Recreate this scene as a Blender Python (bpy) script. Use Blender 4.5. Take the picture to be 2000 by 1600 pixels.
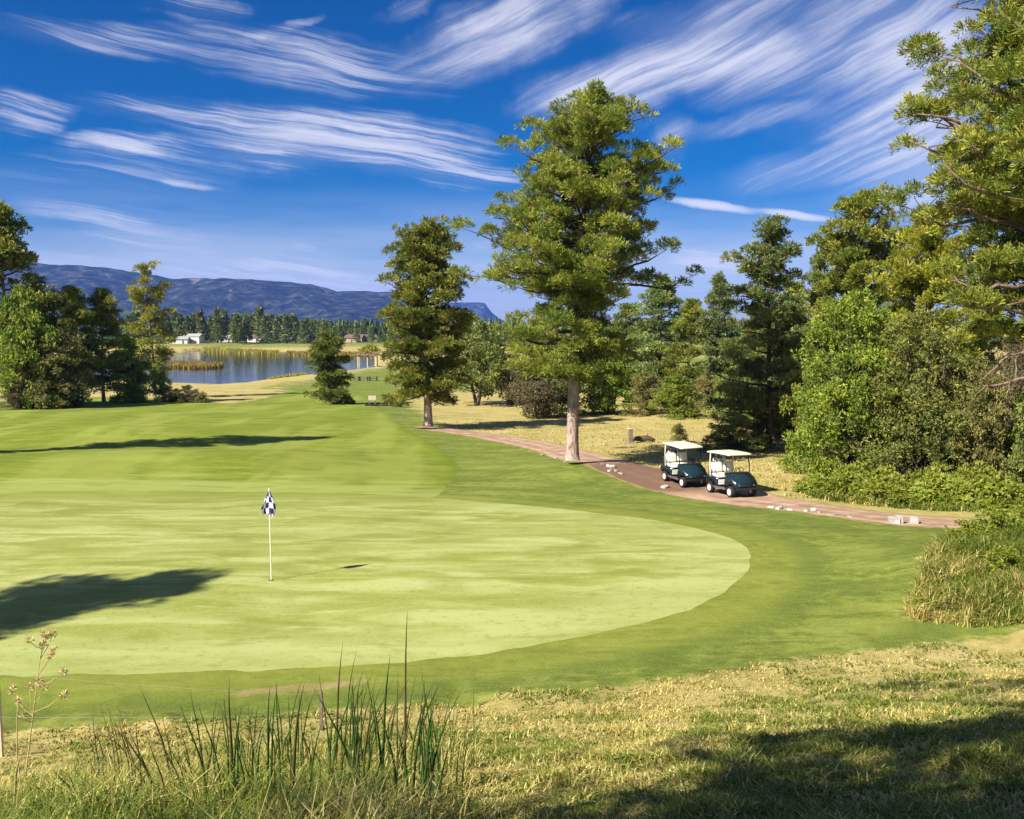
import bpy, bmesh, math, random
import numpy as np
from mathutils import Vector, Matrix, noise as mnoise

for o in list(bpy.data.objects):
    bpy.data.objects.remove(o)
scene = bpy.context.scene
COL = scene.collection
PI = math.pi
R = math.radians

# ------------------------------------------------------------------ camera
FPX = 1732.0                       # focal length in photo pixels (2000 x 1600)
HORIZON = 635.0
CAM_Z = 6.0                        # metres above the putting green
PITCH = math.atan((800 - HORIZON) / FPX)
cam_data = bpy.data.cameras.new('camera')
cam_data.sensor_width = 36
cam_data.lens = 18 * FPX / 1000
cam_data.clip_start = 0.1
cam_data.clip_end = 60000
cam = bpy.data.objects.new('camera', cam_data)
cam.location = (0, 0, CAM_Z)
cam.rotation_euler = (PI / 2 - PITCH, 0, 0)
COL.objects.link(cam)
scene.camera = cam

def ray(px, py):
    u = (px - 1000) / FPX
    v = (800 - py) / FPX
    c, s = math.cos(PITCH), math.sin(PITCH)
    return np.array([u, c + v * s, -s + v * c])

# ------------------------------------------------------------------ light
SUN_EL = R(40)
SUN_H = np.array([-0.784, -0.62])             # horizontal direction towards the sun
SUN_H = SUN_H / np.linalg.norm(SUN_H)
SUN_DIR = Vector((SUN_H[0] * math.cos(SUN_EL), SUN_H[1] * math.cos(SUN_EL), math.sin(SUN_EL)))
sun_data = bpy.data.lights.new('sun', 'SUN')
sun_data.energy = 5.0
sun_data.angle = R(0.5)
sun_data.color = (1.0, 0.93, 0.80)
sun = bpy.data.objects.new('sun', sun_data)
sun.rotation_euler = (-SUN_DIR).to_track_quat('-Z', 'Y').to_euler()
COL.objects.link(sun)

scene.view_settings.view_transform = 'Standard'
scene.view_settings.look = 'None'
scene.view_settings.gamma = 1
scene.view_settings.use_curve_mapping = False
scene.view_settings.exposure = 1.12
scene.cycles.use_denoising = True
scene.cycles.max_bounces = 5
scene.cycles.diffuse_bounces = 3
scene.cycles.transparent_max_bounces = 12
scene.cycles.volume_bounces = 0

# ---- node helpers
class NG:
    def __init__(self, tree):
        self.t = tree
        self.n = tree.nodes
        self.l = tree.links
    def node(self, kind, **kw):
        nd = self.n.new(kind)
        for k, v in kw.items():
            setattr(nd, k, v)
        return nd
    def put(self, sock, v):
        if isinstance(v, bpy.types.NodeSocket):
            self.l.new(v, sock)
        else:
            sock.default_value = v
    def math(self, op, a, b=0.0, c=None, clamp=False):
        nd = self.node('ShaderNodeMath', operation=op, use_clamp=clamp)
        self.put(nd.inputs[0], a); self.put(nd.inputs[1], b)
        if c is not None:
            self.put(nd.inputs[2], c)
        return nd.outputs[0]
    def vmath(self, op, a, b=(0, 0, 0)):
        nd = self.node('ShaderNodeVectorMath', operation=op)
        self.put(nd.inputs[0], a); self.put(nd.inputs[1], b)
        return nd.outputs['Value'] if op in ('DOT_PRODUCT', 'LENGTH') else nd.outputs[0]
    def mapping(self, vec, loc=(0, 0, 0), rot=(0, 0, 0), scale=(1, 1, 1), kind='POINT'):
        nd = self.node('ShaderNodeMapping', vector_type=kind)
        self.put(nd.inputs['Vector'], vec)
        nd.inputs['Location'].default_value = loc
        nd.inputs['Rotation'].default_value = rot
        nd.inputs['Scale'].default_value = scale
        return nd.outputs[0]
    def noise(self, vec, scale=1.0, detail=4.0, rough=0.55, dist=0.0, color=False):
        nd = self.node('ShaderNodeTexNoise')
        if vec is not None:
            self.put(nd.inputs['Vector'], vec)
        nd.inputs['Scale'].default_value = scale
        nd.inputs['Detail'].default_value = detail
        nd.inputs['Roughness'].default_value = rough
        nd.inputs['Distortion'].default_value = dist
        return nd.outputs['Color' if color else 'Fac']
    def ramp(self, fac, stops, interp='LINEAR'):
        nd = self.node('ShaderNodeValToRGB')
        nd.color_ramp.interpolation = interp
        el = nd.color_ramp.elements
        while len(el) < len(stops):
            el.new(0.5)
        for e, (p, c) in zip(el, stops):
            e.position = p
            e.color = (*c, 1) if len(c) == 3 else c
        self.put(nd.inputs[0], fac)
        return nd.outputs[0]
    def step(self, x, a, b, lo=0.0, hi=1.0):
        nd = self.node('ShaderNodeMapRange', interpolation_type='SMOOTHSTEP')
        self.put(nd.inputs[0], x)
        nd.inputs[1].default_value = a; nd.inputs[2].default_value = b
        nd.inputs[3].default_value = lo; nd.inputs[4].default_value = hi
        return nd.outputs[0]
    def mix(self, fac, a, b, blend='MIX'):
        nd = self.node('ShaderNodeMix', data_type='RGBA', blend_type=blend)
        nd.clamp_factor = True
        self.put(nd.inputs[0], fac)
        for i, v in ((6, a), (7, b)):
            if isinstance(v, tuple) and len(v) == 3:
                v = (*v, 1)
            self.put(nd.inputs[i], v)
        return nd.outputs[2]
    def attr(self, name, out='Fac'):
        nd = self.node('ShaderNodeAttribute', attribute_name=name)
        return nd.outputs[out]

# ------------------------------------------------------------------ sky
world = bpy.data.worlds.new('World')
scene.world = world
world.use_nodes = True
world.node_tree.nodes.clear()
g = NG(world.node_tree)
sky = g.node('ShaderNodeTexSky', sky_type='NISHITA', sun_disc=False)
sky.sun_elevation = SUN_EL
sky.sun_rotation = math.atan2(SUN_H[0], SUN_H[1])
sky.altitude = 1600
sky.air_density = 1.0
sky.dust_density = 0.8
sky.ozone_density = 4.0
hsv = g.node('ShaderNodeHueSaturation')
hsv.inputs['Saturation'].default_value = 1.70
hsv.inputs['Value'].default_value = 0.52
hsv.inputs['Hue'].default_value = 0.512
g.l.new(sky.outputs[0], hsv.inputs['Color'])
tc = g.node('ShaderNodeTexCoord')
sep = g.node('ShaderNodeSeparateXYZ')
g.l.new(tc.outputs['Generated'], sep.inputs[0])
AZ = g.math('ARCTAN2', sep.outputs[0], sep.outputs[1])
EL = g.math('ARCSINE', sep.outputs[2])
cmb = g.node('ShaderNodeCombineXYZ')
g.put(cmb.inputs[0], AZ); g.put(cmb.inputs[1], EL)
ae = cmb.outputs[0]
# irregular outlines: warp the angular coordinates with broad and fine noise
w1 = g.vmath('SUBTRACT', g.noise(ae, 4.5, 3, 0.5, color=True), (0.5, 0.5, 0.5))
w2 = g.vmath('SUBTRACT', g.noise(ae, 17, 4, 0.6, color=True), (0.5, 0.5, 0.5))
wsum = g.vmath('ADD', g.vmath('MULTIPLY', w1, (0.12, 0.040, 0)), g.vmath('MULTIPLY', w2, (0.08, 0.014, 0)))
aew = g.vmath('ADD', ae, wsum)
def ang(px, py):
    d = ray(px, py); d = d / np.linalg.norm(d)
    return math.atan2(d[0], d[1]), math.asin(d[2])
def streaks(rotz, sl, sc, lo, hi, seed):
    m = g.mapping(g.vmath('ADD', ae, g.vmath('MULTIPLY', w1, (0.08, 0.035, 0))), rot=(0, 0, rotz))
    m = g.mapping(m, loc=(seed, seed * 2, 0), scale=(sl, sc, 1))
    n1 = g.noise(m, 1.0, 8, 0.66, 0.25)
    m2 = g.mapping(m, scale=(0.7, 2.6, 1), loc=(4, 9, 0))
    n2 = g.noise(m2, 1.0, 7, 0.66, 0.2)
    return g.step(g.math('ADD', g.math('MULTIPLY', n1, 0.6), g.math('MULTIPLY', n2, 0.4)), lo, hi)
st_left = streaks(R(7), 3.0, 48, 0.45, 0.63, 3.1)
st_right = streaks(R(-24), 2.6, 24, 0.43, 0.66, 7.7)
def wisp_sum(wisps, src=None):
    total = None
    for (x1, y1, x2, y2, wid, amp) in wisps:
        a1, a2 = ang(x1, y1), ang(x2, y2)
        cx, cy = (a1[0] + a2[0]) / 2, (a1[1] + a2[1]) / 2
        L = math.hypot(a2[0] - a1[0], a2[1] - a1[1]) / 2 * 1.15
        rot = math.atan2(a2[1] - a1[1], a2[0] - a1[0])
        v = g.mapping(src or aew, loc=(cx, cy, 0), rot=(0, 0, rot), scale=(L, wid / FPX, 1), kind='TEXTURE')
        d = g.vmath('DOT_PRODUCT', v, v)
        f = g.math('SUBTRACT', 1.0, d, clamp=True)
        f = g.math('MULTIPLY', f, f)
        total = g.math('MULTIPLY_ADD', f, amp, total if total is not None else 0.0)
    return total
left = wisp_sum([
    (-60, 45, 420, 110, 30, .60), (330, 85, 900, 165, 60, .62), (150, 55, 500, 90, 22, .4), (400, 110, 620, 30, 16, .35),
    (270, 0, 470, 40, 34, .45), (100, 190, 640, 240, 30, .75), (480, 235, 1010, 290, 45, .8),
    (300, 240, 900, 300, 75, .45), (-80, 215, 130, 220, 40, .8), (-100, 195, 150, 205, 16, .5), (90, 262, 420, 290, 24, 1.1), (330, 285, 700, 322, 26, .95),
    (640, 305, 1060, 350, 38, 1.15), (-50, 330, 500, 325, 60, .28), (330, 352, 430, 360, 10, .6),
    (60, 400, 330, 440, 28, .5), (150, 420, 420, 480, 60, .28), (560, 478, 640, 482, 10, .4), (880, 470, 940, 476, 9, .4),
    (300, 530, 820, 522, 34, 1.0), (500, 565, 1000, 590, 60, 1.1), (100, 480, 420, 500, 40, .4), (1260, 508, 1480, 516, 36, 1.1), (1240, 575, 1750, 590, 70, 1.0), (40, 520, 200, 512, 16, .5)])
right = wisp_sum([
    (760, 140, 1200, -30, 85, 1.0), (880, 80, 1100, -20, 50, .6), (720, 40, 860, -10, 22, .35), (990, 215, 1500, 60, 60, .95), (1270, 140, 1540, 95, 60, .95),
    (1080, 220, 1420, 120, 50, .55), (1180, 60, 1720, -20, 60, .55), (1350, 190, 1700, 70, 70, .7), (1560, 120, 1980, -10, 130, .85),
    (1650, 170, 2050, 150, 150, .75), (1350, 270, 1580, 215, 26, .5), (1500, 260, 1900, 220, 90, .7), (1400, 360, 1750, 310, 44, .75),
    (1600, 340, 2000, 320, 110, 1.3), (1700, 250, 2000, 240, 130, .8), (1250, 265, 1380, 275, 50, .3), (1000, 190, 1300, 200, 70, .4)])
trail = wisp_sum([(1300, 390, 1480, 412, 11, 1.3), (1470, 408, 1640, 430, 9, 1.3)], g.vmath('ADD', ae, g.vmath('MULTIPLY', w2, (0.03, 0.006, 0))))
# the same thin cirrus goes on over the rest of the sky
cov = g.step(g.noise(g.mapping(ae, scale=(1.3, 3.0, 1)), 1.6, 3, 0.5), 0.42, 0.68)
away = g.math('ADD', g.step(g.math('ABSOLUTE', AZ), 0.55, 0.8), g.step(EL, 0.42, 0.55), clamp=True)
up = g.step(EL, 0.0, 0.12)
rest = g.math('MULTIPLY', g.math('MULTIPLY', cov, away), g.math('MULTIPLY', up, 0.7))
sl_ = g.math('ADD', g.math('MULTIPLY', st_left, 1.10), 0.06)
sr_ = g.math('ADD', g.math('MULTIPLY', st_right, 0.95), 0.16)
dens = g.math('ADD', g.math('MULTIPLY', left, sl_), g.math('MULTIPLY', g.math('ADD', right, rest), sr_))
dens = g.math('ADD', dens, trail)
veil = g.math('MULTIPLY', g.step(EL, 0.17, -0.01), g.step(g.noise(g.mapping(ae, scale=(2.0, 14, 1)), 1.0, 4, 0.55), 0.2, 0.75))
dens = g.math('MULTIPLY_ADD', veil, 1.0, dens)
dens = g.math('SUBTRACT', 1.0, g.math('EXPONENT', g.math('MULTIPLY', dens, -1.8)), clamp=True)
skyc = g.mix(g.math('MULTIPLY', dens, 0.95), hsv.outputs[0], (5.0, 5.0, 5.6))
bg = g.node('ShaderNodeBackground')
bg.inputs['Strength'].default_value = 0.085
g.put(bg.inputs['Color'], skyc)
world.cycles.sampling_method = 'MANUAL'
world.cycles.sample_map_resolution = 256
out = g.node('ShaderNodeOutputWorld')
g.l.new(bg.outputs[0], out.inputs['Surface'])

# ------------------------------------------------------------------ numeric helpers
rng = np.random.default_rng(11)
_perm = np.random.default_rng(5).permutation(512)
_val = np.random.default_rng(6).random(512)
def vnoise(x, y):
    x = np.asarray(x, float); y = np.asarray(y, float)
    xi = np.floor(x).astype(int); yi = np.floor(y).astype(int)
    xf = x - xi; yf = y - yi
    u = xf * xf * (3 - 2 * xf); v = yf * yf * (3 - 2 * yf)
    def hsh(a, b):
        return _val[_perm[(_perm[a % 512] + b) % 512]]
    return (hsh(xi, yi) * (1 - u) * (1 - v) + hsh(xi + 1, yi) * u * (1 - v)
            + hsh(xi, yi + 1) * (1 - u) * v + hsh(xi + 1, yi + 1) * u * v)
def fbm(x, y, octv=4):
    s = 0; a = 0.5
    for i in range(octv):
        s = s + a * vnoise(x * 2 ** i + 17.3 * i, y * 2 ** i - 9.1 * i)
        a *= 0.5
    return s / (1 - 0.5 ** octv)
def smooth(a, b, x):
    t = np.clip((x - a) / (b - a), 0, 1)
    return t * t * (3 - 2 * t)

def mk_mesh(name, V, F, colors=None, smooth_shade=False, mats=None, mat_idx=None, attrs=None):
    V = np.ascontiguousarray(V, dtype=np.float32); F = np.ascontiguousarray(F, dtype=np.int32)
    k = F.shape[1]
    me = bpy.data.meshes.new(name)
    me.vertices.add(len(V)); me.vertices.foreach_set('co', V.ravel())
    me.loops.add(F.size); me.loops.foreach_set('vertex_index', F.ravel())
    me.polygons.add(len(F))
    me.polygons.foreach_set('loop_start', np.arange(0, F.size, k, dtype=np.int32))
    me.polygons.foreach_set('loop_total', np.full(len(F), k, dtype=np.int32))
    me.polygons.foreach_set('use_smooth', np.full(len(F), smooth_shade))
    if mat_idx is not None:
        me.polygons.foreach_set('material_index', np.asarray(mat_idx, dtype=np.int32))
    me.update(calc_edges=True)
    if colors is not None:
        ca = me.color_attributes.new('tint', 'FLOAT_COLOR', 'POINT')
        C = np.ones((len(V), 4), dtype=np.float32); C[:, :3] = colors
        ca.data.foreach_set('color', C.ravel())
    for an, av in (attrs or {}).items():
        at = me.attributes.new(an, 'FLOAT', 'POINT')
        at.data.foreach_set('value', np.asarray(av, dtype=np.float32))
    for m in (mats or []):
        me.materials.append(m)
    return me
def link(name, me, parent=None):
    o = bpy.data.objects.new(name, me)
    COL.objects.link(o)
    if parent is not None:
        o.parent = parent
    return o
def tag(o, label=None, cat=None, group=None, kind=None):
    if label: o['label'] = label
    if cat: o['category'] = cat
    if group: o['group'] = group
    if kind: o['kind'] = kind
    return o
def empty(name, loc, rz=0.0, sc=1.0):
    o = bpy.data.objects.new(name, None)
    o.empty_display_size = 0.3
    o.location = loc; o.rotation_euler = (0, 0, rz); o.scale = (sc,) * 3 if not isinstance(sc, tuple) else sc
    COL.objects.link(o)
    return o

# ------------------------------------------------------------------ terrain shape
def zplane(px, py, z):
    d = ray(px, py)
    t = (z - CAM_Z) / d[2]
    return d[0] * t, d[1] * t
LAKE_Z = -8.0
near_pts = [(150, 741), (280, 745), (330, 747), (430, 751), (520, 749), (560, 741), (605, 735), (690, 723), (740, 717)]
near_w = np.array([zplane(a, b, LAKE_Z) for a, b in near_pts])
far_pts = [(100, 690), (330, 690), (395, 683), (470, 684), (560, 688), (610, 691), (690, 690), (760, 690)]
far_w = np.array([zplane(a, b, LAKE_Z) for a, b in far_pts])
ky = [-60, 16, 22, 30, 36, 46, 56, 68, 86, 104]
kz = [0.4, 0.05, 0.0, -0.5, -1.05, -1.4, -1.72, -2.05, -2.5, -3.0]
ks = [-40, -2, 2.2, 5, 8, 11, 13, 15, 17]
kb = [5.2, 4.55, 4.15, 3.15, 1.9, 0.72, 0.24, 0.06, 0.0]
def height(x, y):
    x = np.asarray(x, float); y = np.asarray(y, float)
    base = np.interp(y, ky, kz)
    # smooth the knots a little
    base = (base + np.interp(y - 3, ky, kz) + np.interp(y + 3, ky, kz)) / 3
    sb = y - 0.20 * np.clip(x, -14, 22) + 0.35 * (fbm(x * .25, y * .25, 2) - .5)
    bank = np.interp(sb, ks, kb)
    bank = (bank + np.interp(sb - .6, ks, kb) + np.interp(sb + .6, ks, kb)) / 3
    side = smooth(40, 16, np.abs(x))
    z = base + bank * (0.25 + 0.75 * side)
    # grassy mound at the right of the green
    z = z + 1.25 * np.exp(-(((x - 13.4) / 3.4) ** 2 + ((y - 19.6) / 3.6) ** 2))
    # gentle ground under the big pine, mounds in the fairway
    z = z + 0.35 * np.exp(-(((x - 3.0) / 4.0) ** 2 + ((y - 44.5) / 4.0) ** 2))
    for (mx_, my_, am_, sx_, sy_) in ((-27, 60, .8, 9, 5), (-12, 82, .25, 9, 7), (-44, 80, .4, 12, 8), (-16, 47, .45, 7, 4), (-34, 44, .7, 8, 5)):
        z = z + am_ * np.exp(-(((x - mx_) / sx_) ** 2 + ((y - my_) / sy_) ** 2))
    und = smooth(24, 45, y) * smooth(180, 110, y)
    z = z + und * ((fbm(x * .045 + 3, y * .045, 2) - .5) * 0.9 + (fbm(x * .16, y * .16, 2) - .5) * .18)
    z = z + 0.10 * (fbm(x * .22 + 9, y * .22, 2) - .5) * smooth(13, 15, y)
    near_bank = smooth(16, 13, sb)
    z = z + near_bank * ((fbm(x * 1.3, y * 1.3, 3) - .5) * 0.22)
    # towards the lake
    ns = np.interp(x, near_w[:, 0], near_w[:, 1], left=near_w[0, 1] - 5, right=305)
    fs = np.interp(x * 1.0, far_w[:, 0], far_w[:, 1])
    nn = ns + 4 * (fbm(x * .07, x * 0 + 4.4, 3) - .5)
    t = np.clip((y - 100) / (nn - 100), 0, None)
    slope = -3.0 - (abs(LAKE_Z) - 3.0) * np.power(np.clip(t, 0, 1), 0.92) + 0.35 * smooth(.05, .3, t) * smooth(1, .7, t) * (fbm(x * .05, y * .05, 3) - .35) * 3
    lakebed = LAKE_Z - np.clip((y - nn) * 0.06, 0, 2.0)
    meadow = -7.5 + 0 * x
    ri = smooth(-0.168, -0.150, x / np.maximum(y, 1.0))
    low = lakebed * (1 - ri) + meadow * ri
    zl = np.where(y < nn, slope, low)
    far_rise = LAKE_Z - 1.0 + np.clip((y - fs + 17) * 0.06, 0, 2.2) + np.clip((y - fs - 20) * 0.012, 0, 4.5)
    zl = np.where(y > fs - 17, np.maximum(far_rise, low), zl)
    a = smooth(96, 112, y)
    z = z * (1 - a) + zl * a
    return z
def hz(x, y):
    return float(height(np.array([x]), np.array([y]))[0])
def ground_at(px, py, tmax=900):
    d = ray(px, py)
    ts = np.concatenate([np.arange(1.5, 60, .02), np.arange(60, tmax, .2)]) / d[1]
    P = np.outer(ts, d)
    below = P[:, 2] + CAM_Z < height(P[:, 0], P[:, 1])
    i = int(np.argmax(below)) if below.any() else len(ts) - 1
    return float(P[i, 0]), float(P[i, 1]), float(height(P[i:i + 1, 0], P[i:i + 1, 1])[0])
def size_at(y, dpx):
    return dpx / FPX * y        # metres covered by dpx photo pixels at depth y
# ------------------------------------------------------------------ materials
MATS = {}
def new_mat(name):
    m = bpy.data.materials.new(name); m.use_nodes = True
    m.node_tree.nodes.clear()
    gg = NG(m.node_tree)
    o = gg.node('ShaderNodeOutputMaterial')
    MATS[name] = m
    return m, gg, o
def principled(gg, o, base, rough=0.6, spec=0.5, metal=0.0, bump=None, bstr=0.3, bdist=0.02):
    p = gg.node('ShaderNodeBsdfPrincipled')
    gg.put(p.inputs['Base Color'], (*base, 1) if isinstance(base, tuple) and len(base) == 3 else base)
    gg.put(p.inputs['Roughness'], rough)
    gg.put(p.inputs['Specular IOR Level'], spec)
    gg.put(p.inputs['Metallic'], metal)
    if bump is not None:
        b = gg.node('ShaderNodeBump'); b.inputs['Strength'].default_value = bstr; b.inputs['Distance'].default_value = bdist
        gg.put(b.inputs['Height'], bump); gg.l.new(b.outputs[0], p.inputs['Normal'])
    gg.l.new(p.outputs[0], o.inputs['Surface'])
    return p
def simple(name, col, rough=0.6, spec=0.5, metal=0.0, var=0.12, nscale=8.0, bstr=0.0):
    m, gg, o = new_mat(name)
    t = gg.node('ShaderNodeTexCoord').outputs['Object']
    n = gg.noise(t, nscale, 5, 0.6)
    lo = tuple(c * (1 - var) for c in col); hi = tuple(min(1, c * (1 + var)) for c in col)
    c = gg.ramp(n, [(0.3, lo), (0.7, hi)])
    principled(gg, o, c, rough, spec, metal, n if bstr else None, bstr)
    return m

def foliage_mat(name, trans=0.28, rough=0.55, gain=1.0):
    m, gg, o = new_mat(name)
    c = gg.attr('tint', 'Color')
    oi = gg.node('ShaderNodeObjectInfo')
    hs = gg.node('ShaderNodeHueSaturation')
    gg.put(hs.inputs['Value'], gg.math('MULTIPLY_ADD', oi.outputs['Random'], 0.30, 0.85 * gain))
    gg.put(hs.inputs['Hue'], gg.math('MULTIPLY_ADD', oi.outputs['Random'], 0.016, 0.492))
    gg.put(hs.inputs['Color'], c)
    p = gg.node('ShaderNodeBsdfPrincipled')
    gg.l.new(hs.outputs[0], p.inputs['Base Color'])
    p.inputs['Roughness'].default_value = rough
    p.inputs['Specular IOR Level'].default_value = 0.3
    tr = gg.node('ShaderNodeBsdfTranslucent')
    gg.l.new(hs.outputs[0], tr.inputs['Color'])
    mx = gg.node('ShaderNodeMixShader'); mx.inputs[0].default_value = trans
    gg.l.new(p.outputs[0], mx.inputs[1]); gg.l.new(tr.outputs[0], mx.inputs[2])
    gg.l.new(mx.outputs[0], o.inputs['Surface'])
    return m
foliage_mat('needles', 0.34, gain=1.22)
foliage_mat('leaves', 0.36, gain=1.25)
foliage_mat('blades', 0.30, 0.6)
foliage_mat('far_foliage', 0.15)

# bark: flaky vertical plates
def bark_mat(name, a, b, c):
    m, gg, o = new_mat(name)
    t = gg.node('ShaderNodeTexCoord').outputs['Object']
    n = gg.noise(gg.mapping(t, scale=(7, 7, 1.6)), 1.6, 6, 0.65, 0.6)
    n2 = gg.noise(t, 1.1, 3, 0.5)
    col = gg.ramp(n, [(0.36, a), (0.47, b), (0.72, c)])
    col = gg.mix(gg.step(n2, 0.45, 0.7), col, tuple(x * 0.72 for x in b))
    principled(gg, o, col, 0.85, 0.2, bump=n, bstr=0.9, bdist=0.06)
    return m
bark_mat('bark_pale', (0.07, 0.045, 0.035), (0.40, 0.285, 0.24), (0.52, 0.40, 0.35))
bark_mat('bark_brown', (0.06, 0.04, 0.03), (0.20, 0.14, 0.10), (0.32, 0.24, 0.18))
bark_mat('bark_dark', (0.03, 0.022, 0.018), (0.09, 0.065, 0.05), (0.16, 0.12, 0.10))

# turf of every kind shares one noise set; world coordinates = object coordinates (meshes sit at the origin)
def turf_parts(gg):
    t = gg.node('ShaderNodeTexCoord').outputs['Object']
    fine = gg.noise(t, 26, 7, 0.8)
    mid = gg.noise(t, 2.6, 5, 0.62)
    big = gg.noise(t, 0.34, 4, 0.55, 0.4)
    return t, fine, mid, big

m, gg, o = new_mat('ground')
t, fine, mid, big = turf_parts(gg)
dry = gg.attr('dry')
bare = gg.attr('bare')
dn = gg.math('ADD', dry, gg.math('MULTIPLY', gg.math('SUBTRACT', mid, 0.5), 1.1))
dn = gg.math('ADD', dn, gg.math('MULTIPLY', gg.math('SUBTRACT', big, 0.5), 0.9))
drym = gg.step(dn, 0.30, 0.72)
grn = gg.ramp(mid, [(0.34, (0.072, 0.105, 0.004)), (0.5, (0.135, 0.168, 0.009)), (0.66, (0.235, 0.255, 0.030))])
st = gg.noise(gg.mapping(t, rot=(0, 0, R(28)), scale=(0.35, 2.2, 1)), 1.2, 5, 0.6, 0.8)
grn = gg.mix(gg.step(st, 0.42, 0.62), grn, gg.ramp(big, [(0.3, (0.120, 0.150, 0.007)), (0.7, (0.25, 0.26, 0.038))]))
straw = gg.ramp(gg.math('ADD', gg.math('MULTIPLY', mid, .55), gg.math('MULTIPLY', big, .45)), [(0.30, (0.20, 0.165, 0.035)), (0.46, (0.37, 0.30, 0.090)), (0.6, (0.51, 0.41, 0.165)), (0.8, (0.62, 0.50, 0.25))])
mot = gg.noise(gg.mapping(t, rot=(0, 0, R(24)), scale=(0.55, 1.0, 1)), 0.42, 5, 0.68, 0.5)
grn = gg.mix(gg.math('MULTIPLY', gg.step(mot, 0.50, 0.68), 0.75), grn, (0.070, 0.105, 0.005))
grn = gg.mix(gg.math('MULTIPLY', gg.step(mot, 0.46, 0.32), 0.6), grn, (0.27, 0.28, 0.045))
br_ = gg.noise(gg.mapping(t, rot=(0, 0, R(-32)), scale=(0.5, 2.6, 1)), 1.5, 6, 0.72, 0.6)
grn = gg.mix(gg.math('MULTIPLY', gg.step(br_, 0.53, 0.66), 0.7), grn, (0.060, 0.092, 0.004))
bands = gg.math('SINE', gg.math('MULTIPLY_ADD', mid, 3.5, gg.math('MULTIPLY_ADD', big, 5.0, gg.math('MULTIPLY', gg.attr('collar'), 2.3))))
grn = gg.mix(gg.math('MULTIPLY', gg.step(bands, 0.1, 0.95), 0.45), grn, (0.075, 0.115, 0.005))
grn = gg.mix(1.0, grn, (0.94, 1.03, 1.10), 'MULTIPLY')
col = gg.mix(drym, grn, straw)
soil = gg.ramp(mid, [(0.3, (0.20, 0.130, 0.060)), (0.7, (0.36, 0.26, 0.14))])
col = gg.mix(gg.step(gg.math('ADD', bare, gg.math('MULTIPLY', gg.math('SUBTRACT', mid, .5), .9)), 0.35, 0.75), col, soil)
col = gg.mix(gg.step(fine, 0.35, 0.75), gg.mix(0.30, col, (0.05, 0.06, 0.01), 'MIX'), gg.mix(0.12, col, (0.8, 0.75, 0.45)))
gs = gg.math('ADD', gg.attr('collar'), gg.math('MULTIPLY', gg.math('SUBTRACT', mid, .5), 1.2))
col = gg.mix(gg.math('MULTIPLY', gg.step(gs, 1.6, 0.9), 0.30), col, (0.24, 0.255, 0.040))
far = gg.attr('far')
farc = gg.ramp(gg.noise(t, 0.012, 6, 0.65), [(0.35, (0.030, 0.050, 0.018)), (0.6, (0.060, 0.080, 0.030)), (0.8, (0.22, 0.20, 0.10))])
col = gg.mix(far, col, farc)
principled(gg, o, col, 0.95, 0.1, bump=gg.math('ADD', gg.math('MULTIPLY', fine, .5), mid), bstr=0.4, bdist=0.05)

m, gg, o = new_mat('fairway')
t, fine, mid, big = turf_parts(gg)
lanes = gg.noise(gg.mapping(t, rot=(0, 0, R(-14)), scale=(0.30, 0.035, 1)), 1.0, 3, 0.5, 0.3)
sweep = gg.noise(gg.mapping(t, rot=(0, 0, R(12)), scale=(0.22, 1.2, 1)), 1.0, 6, 0.66, 0.6)
c1 = gg.ramp(sweep, [(0.34, (0.078, 0.108, 0.005)), (0.5, (0.145, 0.172, 0.011)), (0.66, (0.240, 0.255, 0.036))])
c2 = gg.ramp(mid, [(0.3, (0.125, 0.150, 0.008)), (0.7, (0.215, 0.230, 0.028))])
col = gg.mix(0.42, c1, c2)
col = gg.mix(gg.math('MULTIPLY', gg.step(lanes, 0.46, 0.60), 0.55), col, (0.27, 0.275, 0.05))
col = gg.mix(gg.math('MULTIPLY', gg.step(big, 0.50, 0.68), 0.45), col, (0.090, 0.118, 0.005))
col = gg.mix(gg.math('MULTIPLY', gg.step(fine, 0.35, 0.75), 0.25), col, (0.29, 0.29, 0.06))
edge = gg.attr('edge')
col = gg.mix(gg.math('MULTIPLY', gg.step(gg.math('ADD', edge, gg.math('MULTIPLY', gg.math('SUBTRACT', mid, .5), 1.4)), -0.9, 0.1), 0.6), col, (0.10, 0.132, 0.007))
col = gg.mix(gg.math('MULTIPLY', gg.step(gg.math('ADD', gg.attr('near_green'), gg.math('MULTIPLY', gg.math('SUBTRACT', sweep, .5), 2.4)), 0.3, 1.0), 0.75), col, (0.30, 0.31, 0.075))
col = gg.mix(1.0, col, (0.93, 1.03, 1.10), 'MULTIPLY')
principled(gg, o, col, 0.9, 0.12, bump=gg.math('ADD', fine, mid), bstr=0.45, bdist=0.04)

m, gg, o = new_mat('putting_green')
t, fine, mid, big = turf_parts(gg)
sweep = gg.noise(gg.mapping(t, rot=(0, 0, R(10)), scale=(0.30, 1.15, 1)), 1.0, 6, 0.62, 0.7)
lanes = gg.noise(gg.mapping(t, rot=(0, 0, R(-34)), scale=(0.06, 0.62, 1)), 1.0, 3, 0.5, 0.2)
c1 = gg.ramp(sweep, [(0.32, (0.165, 0.175, 0.016)), (0.44, (0.235, 0.243, 0.036)), (0.56, (0.350, 0.352, 0.110)), (0.70, (0.45, 0.445, 0.185))])
col = gg.mix(gg.math('MULTIPLY', gg.step(lanes, 0.44, 0.60), 0.42), c1, (0.195, 0.208, 0.024))
col = gg.mix(gg.math('MULTIPLY', gg.step(big, 0.52, 0.68), 0.50), col, (0.175, 0.188, 0.018))
edge = gg.attr('edge')                           # negative metres inside
rim = gg.math('MULTIPLY', gg.step(edge, -2.6, -1.2), 0.45)
col = gg.mix(rim, col, (0.34, 0.355, 0.12))
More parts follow.
